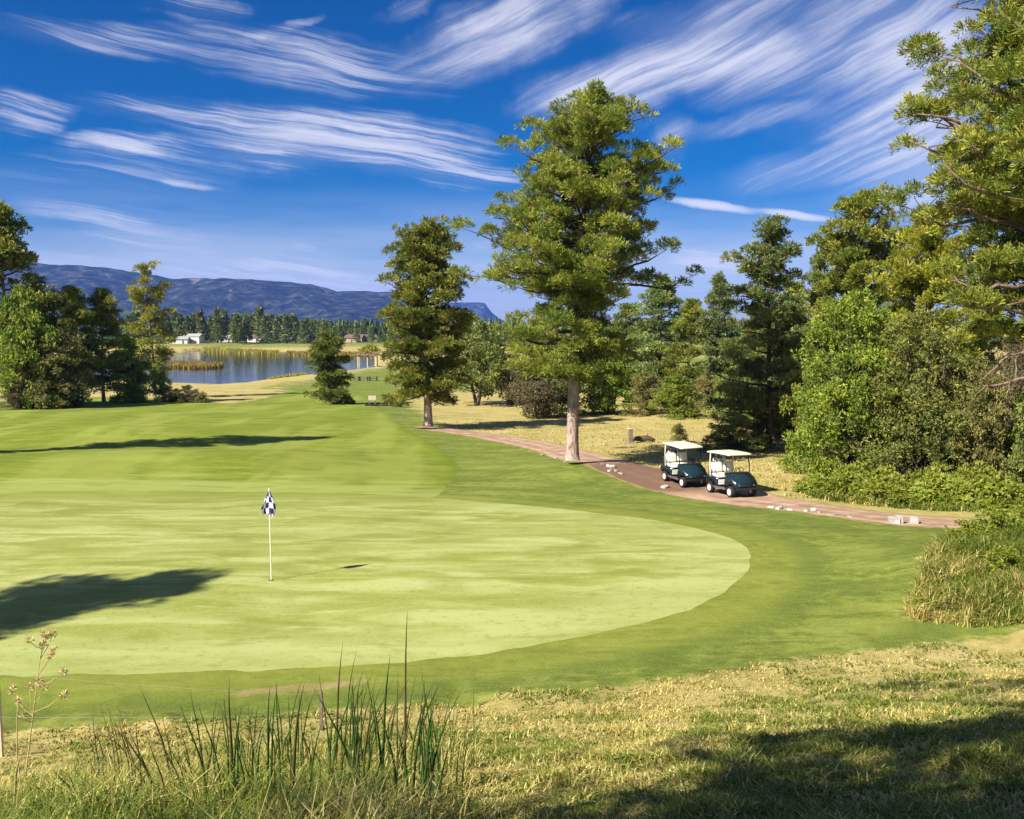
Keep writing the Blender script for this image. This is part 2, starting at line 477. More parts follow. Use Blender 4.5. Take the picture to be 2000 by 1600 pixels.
col = gg.mix(gg.math('MULTIPLY', gg.step(fine, 0.36, 0.66), 0.40), col, (0.45, 0.45, 0.18))
spk = gg.noise(t, 5.5, 4, 0.7)
col = gg.mix(gg.math('MULTIPLY', gg.step(spk, 0.52, 0.70), 0.42), col, (0.17, 0.185, 0.018))
pat = gg.noise(gg.mapping(t, rot=(0, 0, R(18)), scale=(0.6, 1.0, 1)), 0.55, 5, 0.65, 0.6)
col = gg.mix(gg.math('MULTIPLY', gg.step(pat, 0.50, 0.66), 0.55), col, (0.165, 0.185, 0.018))
col = gg.mix(gg.math('MULTIPLY', gg.step(gg.math('ADD', gg.attr('soft'), gg.math('MULTIPLY', gg.math('SUBTRACT', sweep, .5), 2.2)), 0.1, 0.9), 0.85), col, gg.ramp(sweep, [(0.35, (0.135, 0.158, 0.010)), (0.65, (0.25, 0.262, 0.045))]))
col = gg.mix(1.0, col, (0.94, 1.01, 1.05), 'MULTIPLY')
principled(gg, o, col, 0.85, 0.15, bump=fine, bstr=0.22, bdist=0.02)

m, gg, o = new_mat('cart_path')
t = gg.node('ShaderNodeTexCoord').outputs['Object']
n1 = gg.noise(t, 1.2, 6, 0.65); n2 = gg.noise(t, 30, 5, 0.7); n3 = gg.noise(t, 0.4, 3, 0.5)
wet = gg.attr('wet')
c = gg.ramp(n1, [(0.3, (0.28, 0.170, 0.105)), (0.5, (0.40, 0.265, 0.175)), (0.7, (0.52, 0.37, 0.26))])
c = gg.mix(gg.step(gg.math('ADD', wet, gg.math('MULTIPLY', gg.math('SUBTRACT', n1, .5), 1.0)), 0.3, 0.8), c, gg.ramp(n2, [(0.3, (0.12, 0.066, 0.040)), (0.7, (0.21, 0.125, 0.080))]))
c = gg.mix(gg.math('MULTIPLY', gg.step(n2, 0.45, 0.7), 0.4), c, (0.2, 0.13, 0.10))
lane = gg.math('ABSOLUTE', gg.math('SUBTRACT', gg.attr('centre'), 0.55))
c = gg.mix(gg.math('MULTIPLY', gg.step(gg.math('ADD', lane, gg.math('MULTIPLY', gg.math('SUBTRACT', n1, .5), .6)), 0.30, 0.10), 0.45), c, (0.20, 0.125, 0.085))
principled(gg, o, c, 0.9, 0.2, bump=n2, bstr=0.4, bdist=0.02)

m, gg, o = new_mat('lake')
t = gg.node('ShaderNodeTexCoord').outputs['Object']
w = gg.noise(gg.mapping(t, scale=(0.5, 1.6, 1)), 0.9, 4, 0.55)
w2 = gg.noise(gg.mapping(t, scale=(0.02, 0.06, 1)), 1.0, 3, 0.5)
p = principled(gg, o, (0.010, 0.022, 0.035), 0.04, 0.5, bump=w, bstr=0.22, bdist=0.12)
gg.put(p.inputs['Roughness'], gg.step(w2, 0.4, 0.7, 0.02, 0.09))
p.inputs['IOR'].default_value = 1.33

m, gg, o = new_mat('mountain')
t = gg.node('ShaderNodeTexCoord').outputs['Object']
n1 = gg.noise(t, 0.012, 7, 0.72)
n2 = gg.noise(t, 0.0022, 5, 0.6)
c = gg.ramp(n1, [(0.36, (0.006, 0.010, 0.010)), (0.50, (0.026, 0.034, 0.026)), (0.64, (0.10, 0.095, 0.07))])
c = gg.mix(gg.step(gg.math('ADD', gg.math('MULTIPLY', n1, .6), gg.math('MULTIPLY', n2, .4)), 0.58, 0.66), c, (0.26, 0.20, 0.18))
principled(gg, o, c, 1.0, 0.0, bump=n1, bstr=1.0, bdist=30)

simple('white_paint', (0.80, 0.79, 0.74), 0.35, 0.5, var=0.04)
simple('roof_cream', (0.60, 0.56, 0.43), 0.45, 0.4, var=0.05)
simple('cart_green', (0.008, 0.022, 0.032), 0.16, 0.6, var=0.15)
simple('cart_dark', (0.020, 0.022, 0.026), 0.5, 0.4, var=0.2)
simple('seat_vinyl', (0.74, 0.71, 0.62), 0.5, 0.4, var=0.06)
simple('rubber', (0.022, 0.020, 0.020), 0.8, 0.3, var=0.3)
simple('rim_white', (0.70, 0.70, 0.69), 0.35, 0.5, metal=0.1, var=0.08)
simple('metal_grey', (0.45, 0.45, 0.46), 0.3, 0.5, metal=0.9, var=0.08)
simple('bag_navy', (0.03, 0.04, 0.08), 0.6, var=0.2)
simple('bag_tan', (0.36, 0.20, 0.12), 0.6, var=0.2)
simple('bag_light', (0.62, 0.60, 0.58), 0.6, var=0.1)
simple('lamp_lens', (0.75, 0.75, 0.72), 0.12, 0.6, var=0.05)
simple('stone', (0.27, 0.23, 0.19), 0.9, 0.2, var=0.25, nscale=9, bstr=0.6)
simple('stone_white', (0.40, 0.37, 0.34), 0.85, 0.2, var=0.22, nscale=9, bstr=0.4)
simple('wood_grey', (0.20, 0.16, 0.12), 0.9, 0.2, var=0.35, nscale=14, bstr=0.6)
simple('wood_pale', (0.55, 0.47, 0.33), 0.85, 0.2, var=0.25, nscale=14, bstr=0.5)
simple('wire', (0.42, 0.40, 0.34), 0.5, 0.4, metal=0.6, var=0.2)
simple('pole_white', (0.78, 0.76, 0.66), 0.4, 0.4, var=0.06)
simple('house_wall', (0.66, 0.63, 0.58), 0.8, 0.2, var=0.10)
simple('house_wall_tan', (0.42, 0.32, 0.23), 0.85, 0.2, var=0.12)
simple('house_roof', (0.16, 0.10, 0.085), 0.85, 0.2, var=0.2)
simple('house_roof_grey', (0.30, 0.30, 0.31), 0.85, 0.2, var=0.15)
simple('window_glass', (0.03, 0.04, 0.05), 0.1, 0.6, var=0.1)

m, gg, o = new_mat('flag_cloth')                 # navy and white checks woven in the cloth
uv = gg.node('ShaderNodeUVMap').outputs[0]
ck = gg.node('ShaderNodeTexChecker'); gg.put(ck.inputs['Vector'], uv); ck.inputs['Scale'].default_value = 4.0
ck.inputs['Color1'].default_value = (0.86, 0.86, 0.90, 1); ck.inputs['Color2'].default_value = (0.012, 0.014, 0.13, 1)
p = gg.node('ShaderNodeBsdfPrincipled'); gg.l.new(ck.outputs[0], p.inputs['Base Color']); p.inputs['Roughness'].default_value = 0.7
tr = gg.node('ShaderNodeBsdfTranslucent'); gg.l.new(ck.outputs[0], tr.inputs[0])
mx = gg.node('ShaderNodeMixShader'); mx.inputs[0].default_value = 0.25
gg.l.new(p.outputs[0], mx.inputs[1]); gg.l.new(tr.outputs[0], mx.inputs[2]); gg.l.new(mx.outputs[0], o.inputs['Surface'])

# ------------------------------------------------------------------ zones of the ground, traced then laid on the terrain
def lay(pts):
    return np.array([ground_at(a, b)[:2] for a, b in pts])
def dense(P, n=6, closed=True):
    """Catmull-Rom through the points"""
    P = np.asarray(P); N = len(P); outp = []
    rngi = range(N) if closed else range(N - 1)
    for i in rngi:
        if closed:
            p0, p1, p2, p3 = P[i - 1], P[i], P[(i + 1) % N], P[(i + 2) % N]
        else:
            p0, p1, p2, p3 = P[max(i - 1, 0)], P[i], P[i + 1], P[min(i + 2, N - 1)]
        for k in range(n):
            u = k / n
            outp.append(0.5 * ((2 * p1) + (-p0 + p2) * u + (2 * p0 - 5 * p1 + 4 * p2 - p3) * u * u + (-p0 + 3 * p1 - 3 * p2 + p3) * u ** 3))
    if not closed:
        outp.append(P[-1])
    return np.array(outp)
def poly_sdf(P, X, Y):
    d = np.full(X.shape, 1e9); inside = np.zeros(X.shape, bool)
    for i in range(len(P)):
        a = P[i]; b = P[(i + 1) % len(P)]
        e = b - a; L2 = max(e @ e, 1e-9)
        t = np.clip(((X - a[0]) * e[0] + (Y - a[1]) * e[1]) / L2, 0, 1)
        d = np.minimum(d, (X - a[0] - t * e[0]) ** 2 + (Y - a[1] - t * e[1]) ** 2)
        c = ((a[1] > Y) != (b[1] > Y)) & (X < (b[0] - a[0]) * (Y - a[1]) / (b[1] - a[1] + 1e-12) + a[0])
        inside ^= c
    d = np.sqrt(d)
    return np.where(inside, -d, d)
def line_sdf(P, W, X, Y):
    d = np.full(X.shape, 1e9)
    for i in range(len(P) - 1):
        a = P[i]; b = P[i + 1]; e = b - a; L2 = max(e @ e, 1e-9)
        t = np.clip(((X - a[0]) * e[0] + (Y - a[1]) * e[1]) / L2, 0, 1)
        dd = np.sqrt((X - a[0] - t * e[0]) ** 2 + (Y - a[1] - t * e[1]) ** 2) - (W[i] * (1 - t) + W[i + 1] * t)
        d = np.minimum(d, dd)
    return d
green_w = lay([(5, 1318), (150, 1318), (350, 1314), (550, 1308), (750, 1296), (950, 1277), (1120, 1248), (1260, 1217), (1370, 1180), (1440, 1137), (1467, 1095),
               (1448, 1062), (1390, 1040), (1290, 1018), (1150, 1000), (1000, 985), (840, 972), (600, 962), (300, 960), (5, 962)])
green_w = np.vstack([green_w, [[green_w[-1, 0] - 6, green_w[-1, 1] - 3.5], [green_w[0, 0] - 6, green_w[0, 1] + 1.2]]])
GREEN = dense(green_w, 6)
fair_w = lay([(895, 920), (872, 950), (835, 974), (700, 985), (500, 985), (200, 985), (5, 985)])
fair_l = np.array([[-28, 27], [-48, 40], [-72, 80], [-68, 104.]])
fair_t = lay([(5, 783), (120, 778), (250, 776), (370, 783), (450, 788), (520, 778), (575, 765), (640, 757), (700, 768), (728, 788), (765, 818), (800, 842), (850, 870), (884, 897)])
FAIR = dense(np.vstack([fair_w, fair_l, fair_t]), 4)
path_px = [(830, 836), (885, 843), (1000, 860), (1110, 886), (1200, 907), (1290, 934), (1380, 958), (1480, 979), (1600, 995), (1740, 1013), (1900, 1024), (2060, 1034), (2300, 1046)]
PATH = dense(lay(path_px), 4, False)
pw = np.interp(np.linspace(0, len(path_px) - 1, len(PATH)), np.arange(len(path_px)), [.9, 1.1, 1.2, 1.3, 1.5, 1.9, 2.0, 1.6, 1.25, 1.2, 1.2, 1.2, 1.2])
wetp = np.array(ground_at(1270, 930)[:2])
def sd_green(X, Y): return poly_sdf(GREEN, X, Y) + 0.22 * (fbm(X * 1.6, Y * 1.6, 3) - .5)
def sd_fair(X, Y): return poly_sdf(FAIR, X, Y)
def sd_path(X, Y): return line_sdf(PATH, pw, X, Y) + 0.5 * (fbm(X * 1.1, Y * 1.1, 3) - .5)
# mown rough around green and fairway, up to the path; everything else is dry
rough_w = lay([(-300, 1420), (5, 1425), (250, 1420), (500, 1402), (800, 1380), (950, 1368), (1100, 1350), (1350, 1318), (1600, 1285), (1800, 1262), (1990, 1235),
               (1990, 1215), (1775, 1212), (1800, 1120), (1850, 1060), (1905, 1036), (1740, 1018), (1500, 990), (1300, 950), (1190, 912), (1100, 892), (1000, 862), (900, 844), (840, 815), (800, 790),
               (790, 765), (700, 748), (600, 756), (560, 768), (450, 790), (300, 782), (5, 788)])
ROUGH = np.vstack([rough_w, [[-75, 95], [-75, 30], [-20, 12]]])
def dryness(X, Y):
    d = poly_sdf(ROUGH, X, Y)
    sc = np.clip(Y * 0.03, 0.35, 3)
    v = 0.5 + 0.5 * np.clip(d / sc, -1, 1)
    # grassy meadow near the lake at the right, lake margin
    mead = smooth(115, 150, Y) * smooth(420, 330, Y) * smooth(-52, -30, X)
    v = v * (1 - 0.85 * mead)
    v = v * (1 - 0.62 * smooth(460, 530, Y))
    return v
soil_px = [(470, 1352), (540, 1347), (620, 1343), (700, 1338)]
SOIL = lay(soil_px)

# ------------------------------------------------------------------ the ground sheet, cut into ground / path / green / fairway
ang_f = np.arange(-44, 44.01, 0.27)
ang_b = np.arange(44 + 4, 360 - 44 - 0.1, 4.0)
angs = np.radians(np.concatenate([ang_f, ang_b]))
rad = [0.6]
while rad[-1] < 13800:
    r_ = rad[-1]
    rad.append(r_ * (1.045 if r_ < 3 else 1.026 if r_ < 120 else 1.03 if r_ < 900 else 1.10))
rad = np.array(rad)
NA, NR = len(angs), len(rad)
RR, AA = np.meshgrid(rad, angs, indexing='ij')
GX = np.concatenate([(RR * np.sin(AA)).ravel(), [0.0]]); GY = np.concatenate([(RR * np.cos(AA)).ravel(), [0.0]])
ii, jj = np.meshgrid(np.arange(NR - 1), np.arange(NA), indexing='ij')
j2 = (jj + 1) % NA
a = ii * NA + jj; b = ii * NA + j2; c = (ii + 1) * NA + j2; d = (ii + 1) * NA + jj
T = np.concatenate([np.stack([a, c, b], -1).reshape(-1, 3), np.stack([a, d, c], -1).reshape(-1, 3)])
cap = np.stack([np.full(NA, NR * NA), np.arange(NA), (np.arange(NA) + 1) % NA], -1)[:, [0, 1, 2]]
T = np.concatenate([T, cap])
# all triangles face up
P0 = np.stack([GX, GY], -1)
cr = np.cross(P0[T[:, 1]] - P0[T[:, 0]], P0[T[:, 2]] - P0[T[:, 0]])
T[cr < 0] = T[cr < 0][:, [0, 2, 1]]
VX = list(GX); VY = list(GY)
def cut(T, sdf_fn):
    X = np.array(VX); Y = np.array(VY)
    near = (np.hypot(X, Y) < 260)
    s = np.full(X.shape, 1e3)
    s[near] = sdf_fn(X[near], Y[near])
    s[np.abs(s) < 1e-5] = 1e-5
    sg = (s[T] < 0).sum(1)
    ins = [T[sg == 3]]; outs = [T[sg == 0]]
    cacheE = {}
    ni, no = [], []
    def mid_v(p, q):
        key = (p, q) if p < q else (q, p)
        if key not in cacheE:
            f = s[key[0]] / (s[key[0]] - s[key[1]])
            VX.append(X[key[0]] + f * (X[key[1]] - X[key[0]])); VY.append(Y[key[0]] + f * (Y[key[1]] - Y[key[0]]))
            cacheE[key] = len(VX) - 1
        return cacheE[key]
    for tri in T[(sg == 1) | (sg == 2)]:
        tri = [int(q) for q in tri]
        k = sum(s[q] < 0 for q in tri)
        lone = next(q for q in range(3) if (s[tri[q]] < 0) == (k == 1))
        A, B, C = tri[lone], tri[(lone + 1) % 3], tri[(lone + 2) % 3]
        ab, ca = mid_v(A, B), mid_v(C, A)
        one = [(A, ab, ca)]; two = [(ab, B, C), (ab, C, ca)]
        if k == 1:
            ni += one; no += two
        else:
            no += one; ni += two
    if ni:
        ins.append(np.array(ni)); outs.append(np.array(no))
    return np.concatenate(ins), np.concatenate(outs)
T_path, T = cut(T, sd_path)
T_green, T = cut(T, sd_green)
T_fair, T = cut(T, sd_fair)
VX = np.array(VX); VY = np.array(VY)
VZ = height(VX, VY)
VALL = np.stack([VX, VY, VZ], -1)
def zone(name, T, mat, attr_fns, drop=0.0):
    u, inv = np.unique(T, return_inverse=True)
    V = VALL[u].copy()
    V[:, 2] -= drop
    attrs = {k: f(V[:, 0], V[:, 1]) for k, f in attr_fns.items()}
    me = mk_mesh(name, V, inv.reshape(-1, 3), smooth_shade=True, mats=[MATS[mat]], attrs=attrs)
    return tag(link(name, me), kind='structure')
def farness(X, Y): return smooth(560, 640, Y) * 1.0
def bareness(X, Y):
    d = line_sdf(SOIL, [.02, .06, .08, .02], X, Y)
    p_ = np.where(np.hypot(X, Y) < 200, line_sdf(PATH, pw, X, Y), 9)
    return np.maximum(smooth(.3, -.05, d), 0.8 * smooth(0.55, 0, p_))
zone('ground', T, 'ground', {'dry': dryness, 'far': farness, 'bare': bareness, 'collar': lambda X, Y: np.where(np.hypot(X, Y) < 80, sd_green(X, Y), 50.0)})
zone('putting_green', T_green, 'putting_green', {'edge': sd_green, 'soft': lambda X, Y: smooth(3.5, -1.5, sd_fair(X, Y)) * smooth(-4.5, 0.0, sd_green(X, Y))})
zone('fairway', T_fair, 'fairway', {'edge': lambda X, Y: np.where(sd_green(X, Y) < 2.2, -5.0, sd_fair(X, Y)), 'near_green': lambda X, Y: smooth(8.0, 0.0, sd_green(X, Y))})
zone('cart_path', T_path, 'cart_path', {'wet': lambda X, Y: smooth(7.0, 1.5, np.hypot(X - wetp[0], Y - wetp[1])), 'centre': lambda X, Y: line_sdf(PATH, pw * 0, X, Y)}, drop=0.0)

# lake
nl = np.array([[x, y - 12] for x, y in near_w]); fl = np.array([[x, y + 6] for x, y in far_w])
lo_ = np.vstack([[[-230, 190]], nl, [[-35, 330], [-60, 560]], fl[::-1], [[-420, 540], [-420, 190]]])
bm = bmesh.new()
vs = [bm.verts.new((x, y, LAKE_Z)) for x, y in lo_]
fce = bm.faces.new(vs)
bmesh.ops.triangulate(bm, faces=[fce])
bmesh.ops.recalc_face_normals(bm, faces=bm.faces)
if bm.faces and sum(f.normal.z for f in bm.faces) < 0:
    bmesh.ops.reverse_faces(bm, faces=bm.faces)
me = bpy.data.meshes.new('lake'); bm.to_mesh(me); bm.free(); me.materials.append(MATS['lake'])
tag(link('lake', me), kind='structure')

# mountains: long forested range and a far flat-topped butte
def mountain(name, ridge_px, D, depth, seed, base_z=-20, nx=420, nv=70, rough=1.0, crest=1.0):
    px = np.array([p[0] for p in ridge_px], float); py = np.array([p[1] for p in ridge_px], float)
    xs = np.linspace((px[0] - 1000) / FPX * D, (px[-1] - 1000) / FPX * D, nx)
    top = np.interp(xs / D * FPX + 1000, px, py)
    rz = CAM_Z + (HORIZON - top) / FPX * D
    v = np.linspace(0, 1.35, nv)
    X, Vv = np.meshgrid(xs, v, indexing='ij')
    Y = D - depth * (1 - Vv) + 0 * X
    prof = np.where(Vv <= 1, smooth(0, 1, Vv) * 0.45 + 0.55 * Vv ** 1.5, 1 - (Vv - 1) * 1.6)
    gul = fbm(X / 420 + seed, Y / 900 + seed, 5) - .5
    gul2 = fbm(X / 130 + seed, Y / 160, 4) - .5
    Z = base_z + (rz[:, None] - base_z) * prof + rough * (gul * 150 + gul2 * 34) * np.sin(np.clip(Vv, 0, 1) * PI) ** .8
    Z = Z + crest * (fbm(X / 60 + seed, Y / 60, 3) - .5) * 14 * smooth(.7, 1, Vv)
    idx = np.arange(nx * nv).reshape(nx, nv)
    a_, b_, c_, d_ = idx[:-1, :-1].ravel(), idx[1:, :-1].ravel(), idx[1:, 1:].ravel(), idx[:-1, 1:].ravel()
    me = mk_mesh(name, np.stack([X.ravel(), Y.ravel(), Z.ravel()], -1), np.stack([a_, b_, c_, d_], -1), smooth_shade=True, mats=[MATS['mountain']])
    return tag(link(name, me), kind='structure')
mountain('mountain_range', [(-700, 560), (-400, 515), (-100, 508), (75, 516), (150, 520), (205, 523), (270, 532), (345, 546), (380, 545), (430, 545), (500, 548), (560, 552), (610, 557), (640, 563), (662, 571), (700, 569), (760, 571), (800, 580), (850, 600), (890, 622), (930, 640)], 5600, 1500, 3.0, rough=1.5)
mountain('far_butte', [(800, 625), (840, 606), (870, 592), (900, 591), (934, 591), (947, 592), (954, 602), (962, 612), (975, 622), (992, 630), (1020, 634), (1100, 637)], 9500, 900, 8.0, nx=160, nv=40, rough=0.25, crest=0.3)

# haze: one even body of thin air around the whole place
bm = bmesh.new()
bmesh.ops.create_cube(bm, size=1)
me = bpy.data.meshes.new('haze'); bm.to_mesh(me); bm.free()
hm, gg, o = new_mat('haze')
pv = gg.node('ShaderNodeVolumePrincipled')
pv.inputs['Color'].default_value = (0.13, 0.30, 1.0, 1)
pv.inputs['Density'].default_value = 0.62e-4
pv.inputs['Anisotropy'].default_value = 0.0
gg.l.new(pv.outputs[0], o.inputs['Volume'])
me.materials.append(hm)
hb = link('haze', me)
hb.scale = (28200, 28200, 520 + 32)
hb.location = (0, 0, (520 - 32) / 2)
tag(hb, kind='stuff')
# ------------------------------------------------------------------ vegetation builders
def unit(v):
    return v / np.maximum(np.linalg.norm(v, axis=-1, keepdims=True), 1e-9)
def tube(path, radii, sides=8, rs=None, lump=0.0):
    path = np.asarray(path, float); n = len(path)
    tan = unit(np.gradient(path, axis=0))
    ref = np.array([0.0, 0, 1]) if abs(tan[0, 2]) < 0.85 else np.array([1.0, 0, 0])
    a = unit(np.cross(tan, ref)); b = np.cross(tan, a)
    th = np.linspace(0, 2 * PI, sides, endpoint=False)
    rr = np.asarray(radii)[:, None] * np.ones((n, sides))
    if rs is not None and lump:
        rr = rr * (1 + lump * (rs.random((n, sides)) - .5))
    V = path[:, None, :] + rr[..., None] * (np.cos(th)[None, :, None] * a[:, None, :] + np.sin(th)[None, :, None] * b[:, None, :])
    idx = np.arange(n * sides).reshape(n, sides)
    p, q = idx[:-1], idx[1:]
    pr, qr = np.roll(p, -1, 1), np.roll(q, -1, 1)
    F = np.concatenate([np.stack([p, pr, qr], -1).reshape(-1, 3), np.stack([p, qr, q], -1).reshape(-1, 3)])
    V = np.vstack([V.reshape(-1, 3), path[-1:]])
    last = idx[-1]
    F = np.vstack([F, np.stack([last, np.roll(last, -1), np.full(sides, n * sides)], -1)])
    return V, F
class Acc:
    def __init__(self):
        self.V, self.F, self.C, self.n = [], [], [], 0
    def add(self, V, F, C=None):
        self.V.append(V); self.F.append(F + self.n); self.n += len(V)
        if C is not None:
            self.C.append(C)
    def mesh(self, name, mat, smooth_shade=False):
        V = np.concatenate(self.V); F = np.concatenate(self.F)
        return mk_mesh(name, V, F, np.concatenate(self.C) if self.C else None, smooth_shade, [MATS[mat]])
def needles(C, D, ln, wd, k, spread, rs, tint):
    """k slim needle bundles fanning out from every tuft"""
    n = len(C)
    d = unit(D[:, None, :] + spread * rs.normal(size=(n, k, 3)))
    pr = unit(np.cross(d, rs.normal(size=(n, k, 3))))
    L = ln * (0.6 + 0.7 * rs.random((n, k, 1)))
    W = wd * (0.7 + 0.6 * rs.random((n, k, 1)))
    c = C[:, None, :] + 0 * d
    V = np.stack([c + pr * W * .25, c + d * L * .98 + pr * W * .5, c + d * L - pr * W * .5], 2).reshape(-1, 3)
    F = np.arange(n * k * 3).reshape(-1, 3)
    return V, F, np.repeat(tint, k * 3, 0)
def sprays(C, D, ln, wd, k, spread, rs, tint):
    """k thin blades fanning out from every tuft"""
    n = len(C)
    d = unit(D[:, None, :] + spread * rs.normal(size=(n, k, 3)))
    pr = unit(np.cross(d, rs.normal(size=(n, k, 3))))
    L = ln * (0.65 + 0.7 * rs.random((n, k, 1)))
    W = wd * (0.7 + 0.6 * rs.random((n, k, 1)))
    c = C[:, None, :] + 0 * d
    mid = c + d * L * .45
    V = np.stack([c - d * L * .15, mid + pr * W * .5, c + d * L, mid - pr * W * .5], 2).reshape(-1, 3)
    q = np.arange(n * k)[:, None] * 4
    F = np.concatenate([q + np.array([[0, 1, 2]]), q + np.array([[0, 2, 3]])])
    T = np.repeat(tint, k * 4, 0)
    return V, F, T
PAL = {   # (shade, mid, bright) linear tints
    'pine': ((0.090, 0.121, 0.019), (0.188, 0.206, 0.026), (0.390, 0.341, 0.054)),
    'pine_dark': ((0.085, 0.112, 0.020), (0.150, 0.172, 0.026), (0.245, 0.235, 0.050)),
    'pine_cool': ((0.070, 0.109, 0.036), (0.163, 0.196, 0.054), (0.372, 0.377, 0.120)),
    'gold': ((0.135, 0.141, 0.016), (0.270, 0.250, 0.026), (0.459, 0.384, 0.055)),
    'juniper': ((0.088, 0.112, 0.026), (0.184, 0.200, 0.042), (0.385, 0.352, 0.091)),
    'oak': ((0.083, 0.128, 0.014), (0.181, 0.225, 0.024), (0.396, 0.390, 0.060)),
    'olive': ((0.112, 0.106, 0.030), (0.225, 0.199, 0.054), (0.450, 0.369, 0.132)),
    'weed': ((0.120, 0.150, 0.012), (0.210, 0.235, 0.022), (0.360, 0.340, 0.070)),
    'brownish': ((0.084, 0.068, 0.031), (0.154, 0.121, 0.054), (0.266, 0.203, 0.096)),
}
def tints(n, pal, rs, bias=0.0, per=None):
    s, m_, b_ = (np.array(c) for c in PAL[pal])
    u = np.clip(rs.beta(2.0, 2.2, n) + bias + (per if per is not None else 0), 0, 1)[:, None]
    c = np.where(u < .5, s + (m_ - s) * (u * 2), m_ + (b_ - m_) * (u * 2 - 1))
    return c * (0.85 + 0.3 * rs.random((n, 1))) * np.array([.93, 1.02, 1.05])

